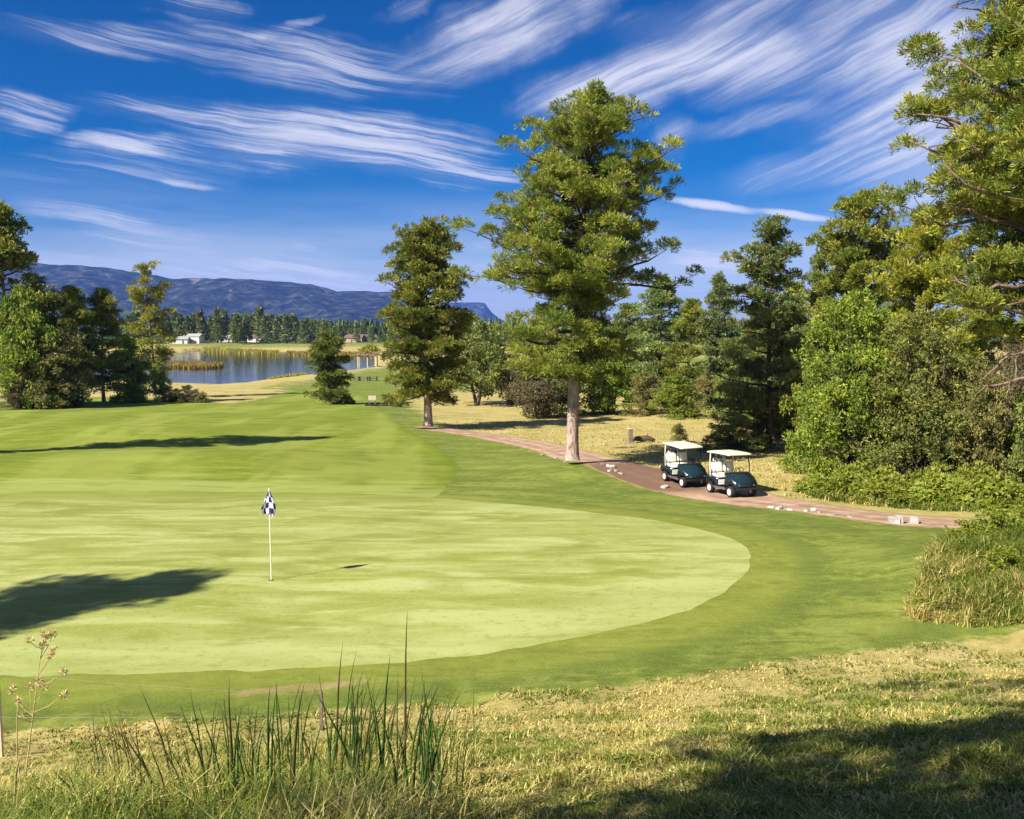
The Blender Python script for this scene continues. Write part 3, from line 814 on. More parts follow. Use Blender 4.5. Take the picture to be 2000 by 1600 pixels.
def pine_mesh(seed, H, zb, left, right, trunk_r, nbranch=70, clumps=5, tufts=34, k=5, ln=.24, wd=.055, cl_r=.55,
              pal='pine', lean=(0, 0), bark='bark_brown', droop=0.15, bare=0.0, gaps=0.0, dead=0.02, low_limbs=(), bias=0.0):
    """left/right: lists of (z, radius) giving the crown's outline on either side of the trunk. Returns trunk, branch and crown meshes."""
    rs = np.random.default_rng(seed)
    def axis(z):
        t = np.asarray(z) / H
        return np.stack([lean[0] * t ** 1.3 + .10 * np.sin(t * 5 + seed), lean[1] * t ** 1.3 + .08 * np.sin(t * 4 + 2 * seed), np.asarray(z) + 0 * t], -1)
    zs = np.concatenate([[-0.35, 0.0, .25, .6], np.linspace(1.2, H * .985, 22)])
    rad_t = trunk_r * np.clip((1 - (zs / H)) ** .82, .03, 1.02)
    rad_t[:4] *= np.array([1.75, 1.5, 1.2, 1.07])
    V, F = tube(axis(zs), rad_t, 14, rs, .08)
    tr = mk_mesh('trunk', V, F, smooth_shade=True, mats=[MATS[bark]])
    br, cr = Acc(), Acc()
    lz, lr = zip(*left); rz_, rr_ = zip(*right)
    zt = np.sort(zb + (H - zb) * (1 - rs.random(nbranch) ** 1.08))
    zt = zb + (H * .985 - zb) * (0.5 * (zt - zb) / (H - zb) + 0.5 * np.linspace(0, 1, nbranch))
    golden = 2.39996
    for i, z in enumerate(zt):
        az = i * golden + rs.normal() * .5
        if bias and rs.random() < bias and math.cos(az) > 0.1:
            az = PI - az
        c = math.cos(az)
        Lr = np.interp(z, lz, lr) * (1 - c) / 2 + np.interp(z, rz_, rr_) * (1 + c) / 2
        L = Lr * rs.uniform(.62, 1.08)
        if rs.random() < gaps:
            L *= rs.uniform(.35, .6)
        frac = (z - zb) / (H - zb)
        rise = L * (-droop * (1 - frac) + .40 * frac + rs.normal() * .16)
        st = axis(z - 0.15 * L)
        out_d = np.array([math.cos(az), math.sin(az), 0])
        n = 7
        t = np.linspace(0, 1, n)
        side = np.array([-out_d[1], out_d[0], 0]) * rs.normal() * .12 * L
        pth = st + out_d * L * t[:, None] + np.array([0, 0, 1]) * (rise * t + .14 * L * t ** 2)[:, None] + side * (t ** 2)[:, None] + rs.normal(size=(n, 3)) * .03 * L * t[:, None]
        r0 = min(trunk_r * .42, .028 * L + .02) * (0.9 if frac < .8 else .6)
        V, F = tube(pth, r0 * (1 - .85 * t) + .008, 5)
        br.add(V, F)
        nc = max(2, int(round(clumps * (0.4 + .7 * L / max(max(lr), max(rr_))))))
        tc_ = np.linspace(1.0, .42 + bare, nc) + rs.normal(size=nc) * .06
        for ci, tcv in enumerate(tc_):
            p = np.array([np.interp(tcv, t, pth[:, q]) for q in range(3)])
            off = rs.normal(size=3) * np.array([.16, .16, .07]) * L * (0.35 + tcv * .65)
            off[2] = abs(off[2]) + .08
            p = p + off
            rc = cl_r * rs.uniform(.55, 1.25) * (1.0 if frac < .85 else .72)
            V, F = tube(np.stack([p - off * .97, p - off * .45 + rs.normal(size=3) * .04, p]), [.022, .016, .007], 4)
            br.add(V, F)
            # a foliage pad: flat below, domed above, needles brushing up and out
            nt = int(tufts * 1.5 * (rc / cl_r) ** 2)
            q = unit(rs.normal(size=(nt, 3)))
            q[:, 2] = np.where(q[:, 2] < -.25, -q[:, 2], q[:, 2])
            rad_ = rs.random((nt, 1)) ** .38
            sq = rs.uniform(.85, 1.3)
            pos = p + q * rad_ * rc * np.array([sq, 1 / sq, .70])
            dirs = unit(q * np.array([1, 1, .8]) + np.array([0, 0, .5]) + .35 * out_d)
            tn = tints(nt, pal, rs, per=rs.normal() * .16)
            dd = rs.random(nt) < dead
            tn[dd] = np.array([.24, .15, .06])
            V, F, T_ = needles(pos, dirs, ln, wd * .72, k * 2 - 2, .55, rs, tn)
            cr.add(V, F, T_)
    for zl in np.linspace(H * .93, H * 1.0, 4):
        nt = int(tufts * .8); q = unit(rs.normal(size=(nt, 3)))
        pos = axis(zl) + q * rs.random((nt, 1)) ** .4 * cl_r * .55
        V, F, T_ = needles(pos, unit(q + np.array([0, 0, .8])), ln, wd * .72, k * 2 - 2, .5, rs, tints(nt, pal, rs))
        cr.add(V, F, T_)
    # bare limbs low on the trunk
    for (z, az, L, ri) in low_limbs:
        st = axis(z); out_d = np.array([math.cos(az), math.sin(az), 0]); n = 9; t = np.linspace(0, 1, n)
        pth = st + out_d * L * t[:, None] + np.array([0, 0, 1]) * (ri * t + .12 * L * np.sin(t * 4))[:, None] + rs.normal(size=(n, 3)) * .025 * L * t[:, None]
        V, F = tube(pth, .085 * (1 - .8 * t) + .012, 6); br.add(V, F)
        for q in range(7):
            u = rs.uniform(.35, 1); p = np.array([np.interp(u, t, pth[:, w]) for w in range(3)])
            dr = unit(out_d * .6 + rs.normal(size=3) * .7); l2 = L * rs.uniform(.15, .35); tt = np.linspace(0, 1, 5)
            V, F = tube(p + dr * l2 * tt[:, None] + rs.normal(size=(5, 3)) * .06 * l2 * tt[:, None], .028 * (1 - .8 * tt) + .005, 4); br.add(V, F)
    return {'trunk': tr, 'branches': br.mesh('branches', 'bark_brown' if low_limbs else 'bark_dark', True), 'crown': cr.mesh('crown', 'needles')}

def bushy_mesh(seed, H, rx, zb=.2, lobes=9, clumps=150, tufts=30, k=4, ln=.16, wd=.08, cl_r=.45, pal='oak', taper=.5, stems=4, bark='bark_dark', mat='leaves', trunk_r=.14, ragged=.18):
    """dense many-lobed crown down to the ground (oak, juniper, shrub)"""
    rs = np.random.default_rng(seed)
    tr = Acc()
    for s in range(stems):
        az = s * 2 * PI / stems + rs.normal() * .4
        t = np.linspace(0, 1, 7)
        e = np.array([math.cos(az) * rx * .35, math.sin(az) * rx * .35, H * rs.uniform(.6, .8)])
        if stems == 1: e = np.array([0, 0, H * .9])
        pth = np.array([0, 0, -.2]) + e * t[:, None] + rs.normal(size=(7, 3)) * .04 * H * t[:, None] * (1 - t[:, None])
        V, F = tube(pth, trunk_r * (1 - .88 * t), 7, rs, .1); tr.add(V, F)
    cr = Acc(); br = tr
    lob = []
    for i in range(lobes):
        f = (i + .5) / lobes
        zc = zb + (H - zb) * (f ** .9) * .9
        rad_z = rx * (1 - taper * f ** 1.4)
        az = i * 2.4 + rs.normal() * .4
        ro = rad_z * rs.uniform(.35, .62) * (0 if f > .93 else 1)
        lob.append((math.cos(az) * ro, math.sin(az) * ro, zc, rad_z * rs.uniform(.48, .68)))
    lob = np.array(lob)
    wts = lob[:, 3] ** 2; wts = wts / wts.sum()
    li = rs.choice(lobes, clumps, p=wts)
    d = unit(rs.normal(size=(clumps, 3)))
    d[:, 2] = np.where(d[:, 2] < -.5, -d[:, 2], d[:, 2])
    P = lob[li, :3] + d * lob[li, 3:4] * (rs.uniform(.72, 1.0 + ragged, (clumps, 1))) * np.array([1, 1, .95])
    P[:, 2] = np.clip(P[:, 2], zb + rs.random(clumps) * .3, H)
    for p, q0, l in zip(P, d, li):
        rc = cl_r * rs.uniform(.6, 1.3)
        nt = int(tufts * (rc / cl_r) ** 2)
        q = unit(rs.normal(size=(nt, 3)))
        pos = p + q * (rs.random((nt, 1)) ** .5) * rc * np.array([1, 1, .75])
        pos[:, 2] = np.maximum(pos[:, 2], .03)
        dirs = unit(q + .5 * q0 + np.array([0, 0, .35]))
        V, F, T_ = sprays(pos, dirs, ln, wd, k, .8, rs, tints(nt, pal, rs, per=rs.normal() * .15))
        cr.add(V, F, T_)
        if rs.random() < .35:
            c0 = np.array([0, 0, min(p[2] * .6, H * .6)]); t = np.linspace(0, 1, 4)
            V, F = tube(c0 + (p - c0) * t[:, None] + rs.normal(size=(4, 3)) * .06 * t[:, None], trunk_r * .3 * (1 - .85 * t) + .004, 4); br.add(V, F)
    return {'trunk': tr.mesh('trunk', bark, True), 'crown': cr.mesh('crown', mat)}

def plant(meshes, name, loc, label, cat, group=None, rz=0.0, sc=1.0):
    root = empty(name, loc, rz, sc)
    tag(root, label, cat, group)
    for pn, me in meshes.items():
        link(pn, me, root)
    return root
def G(px, py, dz=-0.05):
    x, y, z = ground_at(px, py)
    return (x, y, z + dz)
def at_depth(px, y, dz=-0.05):
    """on the ground at depth y below the photo column px"""
    z = -3.0
    for _ in range(6):
        s = y * math.cos(PITCH) + (CAM_Z - z) * math.sin(PITCH)
        x = (px - 1000) / FPX * s
        z = hz(x, y)
    return (x, y, z + dz)
def top_z(loc, py):
    """height above loc at which the photo row py lies at that depth"""
    d = ray(1000, py)
    return CAM_Z + d[2] / d[1] * loc[1] - loc[2]
def outline(loc, rows, lean_px=(0, 0)):
    """photo rows (y, x_left, x_right) -> left / right radii in metres around the trunk of a tree standing at loc"""
    s = loc[1] * math.cos(PITCH)
    bx = loc[0] / s * FPX + 1000
    H = top_z(loc, rows[0][0]); L, Rr = [], []
    for (y, xl, xr) in rows[::-1]:
        z = top_z(loc, y)
        ax = bx + lean_px[0] * (z / H) ** 1.3
        L.append((z, max(.1, (ax - xl) / FPX * s))); Rr.append((z, max(.1, (xr - ax) / FPX * s)))
    return H, L, Rr

# ------------------------------------------------------------------ the trees in view
# tall pine beside the path
loc = G(1114, 906)
rows = [(182, 1146, 1164), (205, 1122, 1182), (240, 1085, 1212), (300, 1012, 1258), (345, 1005, 1275), (390, 995, 1325), (430, 990, 1300), (470, 965, 1270), (515, 935, 1325), (560, 950, 1270), (600, 975, 1245), (650, 990, 1240), (690, 1010, 1225), (735, 1040, 1190)]
H, L_, R_ = outline(loc, rows, (42, 0))
s_ = loc[1]
ms = pine_mesh(21, H, top_z(loc, 735), L_, R_, 0.335, nbranch=165, clumps=6, tufts=24, k=6, ln=.25, wd=.058, cl_r=.52, pal='pine', lean=(size_at(s_, 42), .2), bark='bark_pale', droop=.20, gaps=.12)
plant(ms, 'pine_tree', loc, 'tallest pine with a pale bare lower trunk standing alone beside the cart path', 'tree')

# second pine with light trunk foot
loc = G(834, 838)
rows = [(448, 825, 850), (465, 800, 872), (490, 780, 888), (540, 765, 905), (590, 752, 930), (640, 745, 925), (690, 738, 915), (730, 750, 915), (770, 775, 895)]
H, L_, R_ = outline(loc, rows, (4, 0))
ms = pine_mesh(33, H, top_z(loc, 772), L_, R_, 0.34, nbranch=96, clumps=5, tufts=24, k=5, ln=.32, wd=.10, cl_r=.62, pal='pine', bark='bark_pale', droop=.25, gaps=.12)
plant(ms, 'pine_tree', loc, 'medium pine with whitish trunk foot at the far end of the cart path', 'tree')

# leaning bushy tree behind it
loc = G(932, 792)
ms = bushy_mesh(41, top_z(loc, 618), size_at(loc[1], 70), zb=1.2, lobes=8, clumps=130, tufts=26, ln=.30, wd=.13, cl_r=.75, pal='juniper', taper=.55, stems=2, trunk_r=.25)
plant(ms, 'juniper_tree', loc, 'rounded juniper right behind the medium pine with a whitish trunk foot', 'tree')

# small young pine on the far fairway
loc = G(642, 790)
rows = [(652, 636, 648), (680, 618, 668), (710, 606, 680), (740, 604, 686), (768, 602, 694), (778, 615, 690)]
H, L_, R_ = outline(loc, rows)
ms = pine_mesh(52, H, top_z(loc, 778), L_, R_, 0.20, nbranch=46, clumps=4, tufts=24, k=5, ln=.34, wd=.11, cl_r=.62, pal='pine_dark', bark='bark_dark', droop=.35, gaps=.2)
plant(ms, 'pine_tree', loc, 'small young pine with drooping low boughs standing in the open fairway before the lake', 'tree')

# slim open pine at the left
loc = G(301, 779)
rows = [(520, 290, 305), (540, 272, 322), (575, 255, 330), (600, 268, 322), (640, 255, 335), (665, 240, 340), (700, 262, 330), (730, 240, 340), (745, 270, 330)]
H, L_, R_ = outline(loc, rows, (-8, 0))
ms = pine_mesh(63, H, top_z(loc, 745), L_, R_, 0.26, nbranch=44, clumps=4, tufts=20, k=5, ln=.36, wd=.10, cl_r=.72, pal='gold', bark='bark_brown', droop=.15, gaps=.35, bare=.18, lean=(-size_at(loc[1], 8), 0))
plant(ms, 'pine_tree', loc, 'slim gappy pine with yellowish tufts at the far edge of the fairway by the lake', 'tree')

# shared meshes for the woods: four pines, four bushy trees, built once at 10 m
pineA = pine_mesh(101, 10, 1.4, [(1.4, 1.7), (3, 2.4), (5, 2.2), (7, 1.7), (9, .8), (10, .15)], [(1.4, 1.5), (3, 2.2), (5, 2.4), (7, 1.5), (9, .7), (10, .15)], .17, nbranch=54, clumps=4, tufts=24, k=4, ln=.25, wd=.10, cl_r=.54, pal='pine', bark='bark_brown')
pineB = pine_mesh(102, 10, 1.0, [(1, 2.2), (4, 2.3), (6.5, 1.9), (8.5, 1.3), (10, .3)], [(1, 1.9), (4, 2.5), (6.5, 2.1), (8.5, 1.1), (10, .3)], .18, nbranch=54, clumps=4, tufts=24, k=4, ln=.25, wd=.10, cl_r=.56, pal='pine_dark', bark='bark_dark')
pineC = pine_mesh(103, 10, .8, [(.8, 1.6), (3, 1.9), (6, 1.3), (8, .8), (10, .1)], [(.8, 1.7), (3, 1.7), (6, 1.4), (8, .8), (10, .1)], .15, nbranch=62, clumps=3, tufts=24, k=4, ln=.23, wd=.09, cl_r=.46, pal='pine_cool', bark='bark_dark', droop=.1)
pineD = pine_mesh(104, 10, 1.6, [(1.6, 1.5), (4, 2.5), (7, 2.3), (9, 1.5), (10, .5)], [(1.6, 1.8), (4, 2.3), (7, 2.5), (9, 1.4), (10, .5)], .17, nbranch=54, clumps=4, tufts=24, k=4, ln=.25, wd=.10, cl_r=.58, pal='gold', bark='bark_brown')
bushA = bushy_mesh(111, 8, 3.2, clumps=230, tufts=32, ln=.20, wd=.095, cl_r=.55, pal='oak', taper=.45)
bushB = bushy_mesh(112, 8, 3.0, clumps=210, tufts=30, ln=.20, wd=.085, cl_r=.52, pal='juniper', taper=.65)
bushC = bushy_mesh(113, 8, 3.2, clumps=200, tufts=30, ln=.20, wd=.085, cl_r=.54, pal='brownish', taper=.4)
bushD = bushy_mesh(114, 8, 3.0, clumps=210, tufts=30, ln=.20, wd=.085, cl_r=.52, pal='olive', taper=.5)
def wood(meshes, h0, name, px, y, top, label, wid=None, nat_w=None, cat='tree', group=None, rz=0.0, dz=-0.1):
    loc = at_depth(px, y, dz)
    H = top_z(loc, top)
    sz = H / h0
    sx = sz
    if wid is not None:
        sx = size_at(y, wid) / nat_w / 2
    return plant(meshes, name, loc, label, cat, group, rz, (sx, sx, sz))
PW = {'A': (pineA, 2.6), 'B': (pineB, 2.6), 'C': (pineC, 2.0), 'D': (pineD, 2.7)}
BW = {'A': (bushA, 3.5), 'B': (bushB, 3.2), 'C': (bushC, 3.5), 'D': (bushD, 3.3)}
def pine(k, px, y, top, wid, label, **kw):
    return wood(PW[k][0], 10, 'pine_tree', px, y, top, label, wid, PW[k][1], **kw)
def bush(k, px, y, top, wid, label, name='oak_tree', **kw):
    return wood(BW[k][0], 8.2, name, px, y, top, label, wid, BW[k][1], **kw)

# left grove
pine('A', 20, 96, 408, 200, 'tallest pine of the left grove, rising well above its neighbours', rz=.7)
pine('D', 75, 100, 560, 150, 'yellowish pine standing beside the tallest pine of the left grove', rz=2.1)
bush('A', 55, 92, 552, 150, 'bright yellow green bushy tree in front of the tallest pine of the left grove', rz=.4)
pine('A', 150, 98, 566, 120, 'bright green pine in the middle of the left grove', rz=1.2)
pine('A', 205, 101, 570, 110, 'small pine between the bright green pine and the slim gappy pine', rz=3.3)
bush('D', 120, 93, 640, 160, 'olive bushy tree at the front of the left grove', rz=2.6)
bush('A', 260, 106, 655, 110, 'light green bushy tree behind the slim gappy pine', rz=5.0)
bush('B', 320, 104, 722, 44, 'small black green shrub just right of the slim gappy pine', 'shrub', rz=.5, cat='shrub')
for px, y, top, w, k, lb in ((366, 103, 752, 60, 'C', 'low brownish shrub on the dry bank above the lake'), (345, 104, 758, 40, 'A', 'low light green shrub on the dry bank above the lake'),
                          (262, 103, 748, 60, 'A', 'yellow green shrub under the slim gappy pine'), (395, 102, 765, 30, 'D', 'small olive shrub at the end of the row on the dry bank'),
                          (150, 96, 735, 60, 'B', 'dark rounded shrub at the foot of the left grove'), (40, 92, 752, 80, 'C', 'brown straggly shrub low on the dry ground under the left grove')):
    bush(k, px, y, top, w, lb, 'shrub', cat='shrub', rz=px * .1)

# row beyond the dry meadow
bush('C', 1048, 82, 655, 130, 'dark brown green oak at the left end of the hedge row beyond the dry meadow', rz=1.1)
bush('B', 1120, 84, 640, 130, 'dark juniper standing behind the trunk of the tallest pine', 'juniper_tree', rz=2.0)
bush('A', 1195, 86, 680, 130, 'leafy green oak in the hedge row just right of the tallest pine', rz=3.0)
bush('D', 1265, 84, 725, 110, 'low olive oak in the middle of the hedge row beyond the dry meadow', rz=4.2)
bush('A', 1325, 80, 728, 120, 'low green oak in the hedge row left of the shaded pine', rz=5.2)
bush('D', 1395, 78, 715, 110, 'olive oak behind the shaded pine at the right end of the hedge row', rz=.2)
bush('C', 1000, 100, 690, 70, 'small brown oak peeping out left of the dark brown green oak', rz=.9)
pine('C', 1290, 96, 545, 150, 'conical pine behind the hedge row right of the tallest pine', rz=.3)
pine('B', 1225, 104, 600, 130, 'dark pine partly hidden by the crown of the tallest pine', rz=1.3)
pine('A', 1345, 92, 590, 120, 'bushy green pine behind the low green oak of the hedge row', rz=2.3)
pine('C', 1398, 88, 540, 100, 'narrow pine left of the tall conical pine', rz=4.3)
pine('D', 1030, 128, 640, 90, 'yellowish pine far behind the left end of the hedge row', rz=4.0)
pine('B', 968, 150, 650, 60, 'distant dark pine between the juniper and the hedge row', rz=5.0)

# right wood
loc = G(1498, 880)
rows = [(430, 1490, 1505), (470, 1470, 1530), (530, 1450, 1555), (590, 1430, 1565), (650, 1395, 1570), (710, 1385, 1575), (770, 1400, 1570), (815, 1425, 1545)]
H, L_, R_ = outline(loc, rows)
ms = pine_mesh(77, H, top_z(loc, 815), L_, R_, 0.20, nbranch=70, clumps=4, tufts=30, k=5, ln=.25, wd=.085, cl_r=.58, pal='pine_cool', bark='bark_dark', droop=.15)
plant(ms, 'pine_tree', loc, 'tall conical pine with a dark bare trunk foot behind the golf carts', 'tree')
bush('B', 1430, 52, 800, 120, 'low dark shrub spread at the foot of the tall conical pine', 'shrub', cat='shrub', rz=.8)
bush('C', 1480, 54, 800, 90, 'brown shaded shrub behind the dark trunk of the tall conical pine', 'shrub', cat='shrub', rz=1.8)
bush('D', 1325, 58, 826, 42, 'small round grey green shrub alone in the dry meadow', 'shrub', cat='shrub', rz=.1)
bush('B', 1555, 56, 640, 150, 'juniper filling the gap between the conical pine and the dense oak', 'juniper_tree', rz=2.2)
ms = bushy_mesh(201, 10, 3.6, zb=.15, lobes=13, clumps=420, tufts=34, k=4, ln=.17, wd=.075, cl_r=.50, pal='oak', taper=.42, stems=5)
wood(ms, 10.4, 'oak_tree', 1655, 39.5, 560, 'dense green oak with foliage down to the ground right of the carts', 260, 4.0, rz=.5)
ms = bushy_mesh(202, 9.5, 3.4, zb=.15, lobes=13, clumps=400, tufts=34, k=4, ln=.17, wd=.07, cl_r=.50, pal='juniper', taper=.4, stems=5)
wood(ms, 9.9, 'oak_tree', 1800, 37.5, 585, 'dense grey green oak next to the path, below the big right hand pine', 270, 3.8, rz=1.5)
bush('D', 1905, 36, 700, 150, 'olive oak at the foot of the big right hand pine', rz=2.5)
bush('A', 1590, 43, 700, 130, 'lower green oak at the left flank of the dense green oak', rz=3.5)
ms = pine_mesh(81, 10, 2.5, [(2.5, 1.6), (5, 1.9), (7.5, 1.7), (9.2, 1.0), (10, .2)], [(2.5, 1.7), (5, 1.8), (7, 1.7), (9.2, 1.2), (10, .2)], .16, nbranch=64, clumps=4, tufts=30, k=5, ln=.20, wd=.065, cl_r=.44, pal='pine', bark='bark_brown', gaps=.1)
wood(ms, 10, 'pine_tree', 1672, 50, 388, 'tall green pine rising behind the dense green oak', 175, 2.0, rz=.9)
ms = pine_mesh(82, 10, 2.0, [(2, 1.6), (5, 2.0), (7.5, 2.0), (9.2, 1.5), (10, .6)], [(2, 1.7), (5, 2.0), (7, 2.0), (9.2, 1.5), (10, .6)], .16, nbranch=70, clumps=4, tufts=32, k=5, ln=.20, wd=.065, cl_r=.47, pal='gold', bark='bark_brown')
wood(ms, 10, 'pine_tree', 1800, 44, 428, 'yellow green round topped pine left of the big right hand pine', 185, 2.25, rz=2.9)
pine('B', 1600, 58, 480, 110, 'dark pine seen through the gap right of the tall conical pine', rz=.4)
pine('A', 1905, 50, 560, 150, 'pine standing behind the bare limbs of the big right hand pine', rz=.4)
bush('A', 1985, 37, 760, 130, 'green oak behind the foot of the big right hand pine', rz=1.1)
bush('B', 2050, 34, 700, 170, 'juniper at the right side of the big right hand pine', 'juniper_tree', rz=.3)
bush('C', 1975, 42, 640, 140, 'brownish oak deep in the shade behind the big right hand pine', rz=2.3)
pine('B', 1470, 82, 600, 120, 'dark pine farther back between the narrow pine and the conical pine', rz=2.9)
pine('A', 1545, 75, 560, 130, 'green pine farther back just right of the conical pine', rz=3.9)
bush('B', 1440, 72, 690, 150, 'broad juniper closing the gap behind the conical pine', 'juniper_tree', rz=5.1)
bush('A', 1530, 66, 700, 150, 'leafy oak closing the gap right behind the conical pine', rz=.7)
pine('C', 1740, 60, 470, 120, 'dim pine between the tall green pine and the round topped pine', rz=1.9)
mtuft = bushy_mesh(116, 1.0, .8, zb=.02, lobes=5, clumps=40, tufts=20, k=4, ln=.13, wd=.05, cl_r=.24, pal='weed', taper=.3, stems=3, trunk_r=.02)
# low bright shrubs along the path at the foot of the oaks
rs = np.random.default_rng(71)
tuft = bushy_mesh(115, 1.0, .75, zb=.02, lobes=5, clumps=46, tufts=22, k=4, ln=.13, wd=.06, cl_r=.22, pal='weed', taper=.3, stems=3, trunk_r=.02)
for i in range(22):
    u = (i + .5) / 22
    px = 1565 + 400 * u + rs.normal() * 6; py = np.interp(px, [1560, 1700, 1820, 1960], [962, 982, 992, 996]) - rs.uniform(0, 14)
    plant(tuft, 'low_shrub', G(px, py), 'low bright green shrub in the fringe between the dense oaks and the cart path', 'shrub', 'low shrubs at the foot of the oaks', rs.random() * 6, (rs.uniform(.6, 1.5), rs.uniform(.6, 1.5), rs.uniform(.3, 1.5)))
for i, (px, py, k_, sc_) in enumerate(((1895, 1062, 'w', .9), (1950, 1050, 'w', 1.0), (1985, 1035, 'w', 1.1), (1965, 1110, 'w', .7), (1800, 1195, 'w', .5))):
    plant(mtuft, 'low_shrub', G(px, py), 'rounded weedy shrub growing out of the dry grass mound beside the green', 'shrub', 'shrubs on the grass mound', i * 1.3, (sc_ * .75, sc_ * .75, sc_ * .6))
# big pine at the right border, its trunk just outside the picture
loc = at_depth(2085, 29)
rows = [(-170, 2070, 2100), (-80, 1960, 2200), (0, 1842, 2300), (50, 1835, 2320), (105, 1870, 2330), (150, 1885, 2330), (200, 1830, 2330), (260, 1775, 2330), (310, 1768, 2330), (380, 1795, 2330), (430, 1835, 2330), (480, 1862, 2300), (560, 1890, 2280), (640, 1930, 2280), (700, 1965, 2250), (800, 1985, 2250)]
H, L_, R_ = outline(loc, rows)
ll = [(top_z(loc, 560), PI * .98, size_at(29, 190), 1.1), (top_z(loc, 640), PI * 1.05, size_at(29, 150), .9), (top_z(loc, 705), PI * .94, size_at(29, 150), .1), (top_z(loc, 765), PI * 1.0, size_at(29, 175), .35), (top_z(loc, 610), PI * .86, size_at(29, 190), 1.6)]
ms = pine_mesh(91, H, top_z(loc, 650), L_, R_, 0.36, nbranch=170, clumps=6, tufts=34, k=5, ln=.22, wd=.055, cl_r=.50, pal='pine', bark='bark_brown', droop=.12, gaps=.06, low_limbs=ll, bias=.6)
plant(ms, 'pine_tree', loc, 'big pine at the right with twisting bare limbs under its crown', 'tree')

# trees standing outside the picture whose shadows fall into it
tip = np.array(ground_at(585, 857)[:2]); d2 = -SUN_H
b0 = tip - d2 * 25.0
plant(pineC, 'pine_tree', (b0[0], b0[1], hz(*b0) - .1), 'slender pine left of the fairway that throws the long thin shadow across it', 'tree', sc=(1.3, 1.3, 2.1))
tip = np.array(ground_at(285, 1143)[:2]); b0 = tip - d2 * 19.0
plant(pineA, 'pine_tree', (b0[0], b0[1], hz(*b0) - .1), 'pine left of the putting green that shades its near left corner', 'tree', sc=(1.35, 1.35, 1.6))
b0 = np.array([-8.2, -4.5])
ms = pine_mesh(301, 23, 6.5, [(6.5, 2.6), (10, 4.2), (17, 4.0), (23, .4)], [(6.5, 2.6), (10, 4.2), (17, 4.0), (23, .4)], .33, nbranch=60, clumps=5, tufts=16, k=3, ln=.3, wd=.13, cl_r=.68, pal='pine', bark='bark_brown', gaps=.4)
plant(ms, 'pine_tree', (b0[0], b0[1], hz(*b0) - .1), 'high crowned pine on the bank whose shade dapples the grass in front', 'tree')

# ------------------------------------------------------------------ far shore: pines, houses, reeds
far_meshes = []
for i in range(5):
    rs = np.random.default_rng(400 + i)
    A = Acc(); H = 10.0
    V, F = tube(np.array([[0, 0, -.6], [0, 0, 4], [0, 0, 9.6]]), [.22, .15, .03], 6); A.add(V, F, np.tile([[.07, .05, .04]], (len(V), 1)))
    for z in np.linspace(1.2 + .5 * rs.random(), 9.7, 26):
        r = (1.9 if i % 2 else 1.6) * (1 - (z / 10.2) ** (1.3 if i % 2 else 1.9)) + .12
        n = 16
        az = rs.random(n) * 2 * PI; ro = r * np.sqrt(rs.random(n)) * 1.1
        pos = np.stack([np.cos(az) * ro, np.sin(az) * ro, z + rs.normal(size=n) * .25], -1)
        dr = unit(np.stack([np.cos(az), np.sin(az), .3 + 0 * az], -1))
        V, F, T_ = sprays(pos, dr, .75, .42, 2, .6, rs, tints(n, ['pine_dark', 'pine_cool', 'juniper'][i % 3], rs)); A.add(V, F, T_)
    far_meshes.append(A.mesh('far_pine', 'far_foliage'))
rs = np.random.default_rng(77)
count = 0
tries = 0
while count < 230 and tries < 4000:
    tries += 1
    px = rs.uniform(240, 1010)
    y = rs.uniform(578, 700) if px < 760 else rs.uniform(430, 640)
    if count % 6 == 0 and px < 760: y = rs.uniform(562, 580)
    if 470 < px < 560 and y < 580: continue
    loc = at_depth(px, y, -.2)
    topy = np.interp(px, [240, 340, 420, 520, 600, 660, 720, 780, 1010], [612, 610, 606, 608, 618, 626, 630, 632, 640]) + rs.normal() * 5 + 6
    H = max(7.0, top_z(loc, topy) * rs.uniform(.85, 1.05))
    o = link('far_pine', far_meshes[count % 5])
    o.location = loc; o.rotation_euler = (0, 0, rs.random() * 6.3); w = H / 10 * rs.uniform(.8, 1.25); o.scale = (w, w, H / 10)
    lbs = ('distant pine on the far shore around the white houses', 'distant pine on the far shore behind the yellow reed fringe', 'distant pine on the far shore around the brown houses', 'distant pine beyond the lakeside lawn past the right end of the lake')
    zone_i = 0 if px < 420 else 1 if px < 570 else 2 if px < 760 else 3
    tag(o, lbs[zone_i], 'tree', ('far pines by the white houses', 'far pines behind the reeds', 'far pines by the brown houses', 'far pines beyond the lawn')[zone_i])
    count += 1
# the wood goes on beyond as one mass
A = Acc()
n = 9000
fx = rs.uniform(-1900, 1900, n); fy = 720 + 3000 * rs.random(n) ** 1.7
fz = height(fx, fy); hh = rs.uniform(9, 17, n)
for dz_, wr in ((.0, .30), (.42, .2)):
    for a0 in (0.0, 2.1, 4.2):
        aa = a0 + rs.random(n) * .6
        p0 = np.stack([fx + np.cos(aa) * hh * wr, fy + np.sin(aa) * hh * wr, fz + hh * dz_], -1)
        p1 = np.stack([fx + np.cos(aa + 2.1) * hh * wr, fy + np.sin(aa + 2.1) * hh * wr, fz + hh * dz_], -1)
        p2 = np.stack([fx, fy, fz + hh * (.62 if dz_ == 0 else 1.0)], -1)
        V = np.stack([p0, p1, p2], 1).reshape(-1, 3)
        A.add(V, np.arange(3 * n).reshape(-1, 3), np.repeat(tints(n, 'pine_dark', rs), 3, 0))
tag(link('forest', A.mesh('forest', 'far_foliage')), kind='stuff')

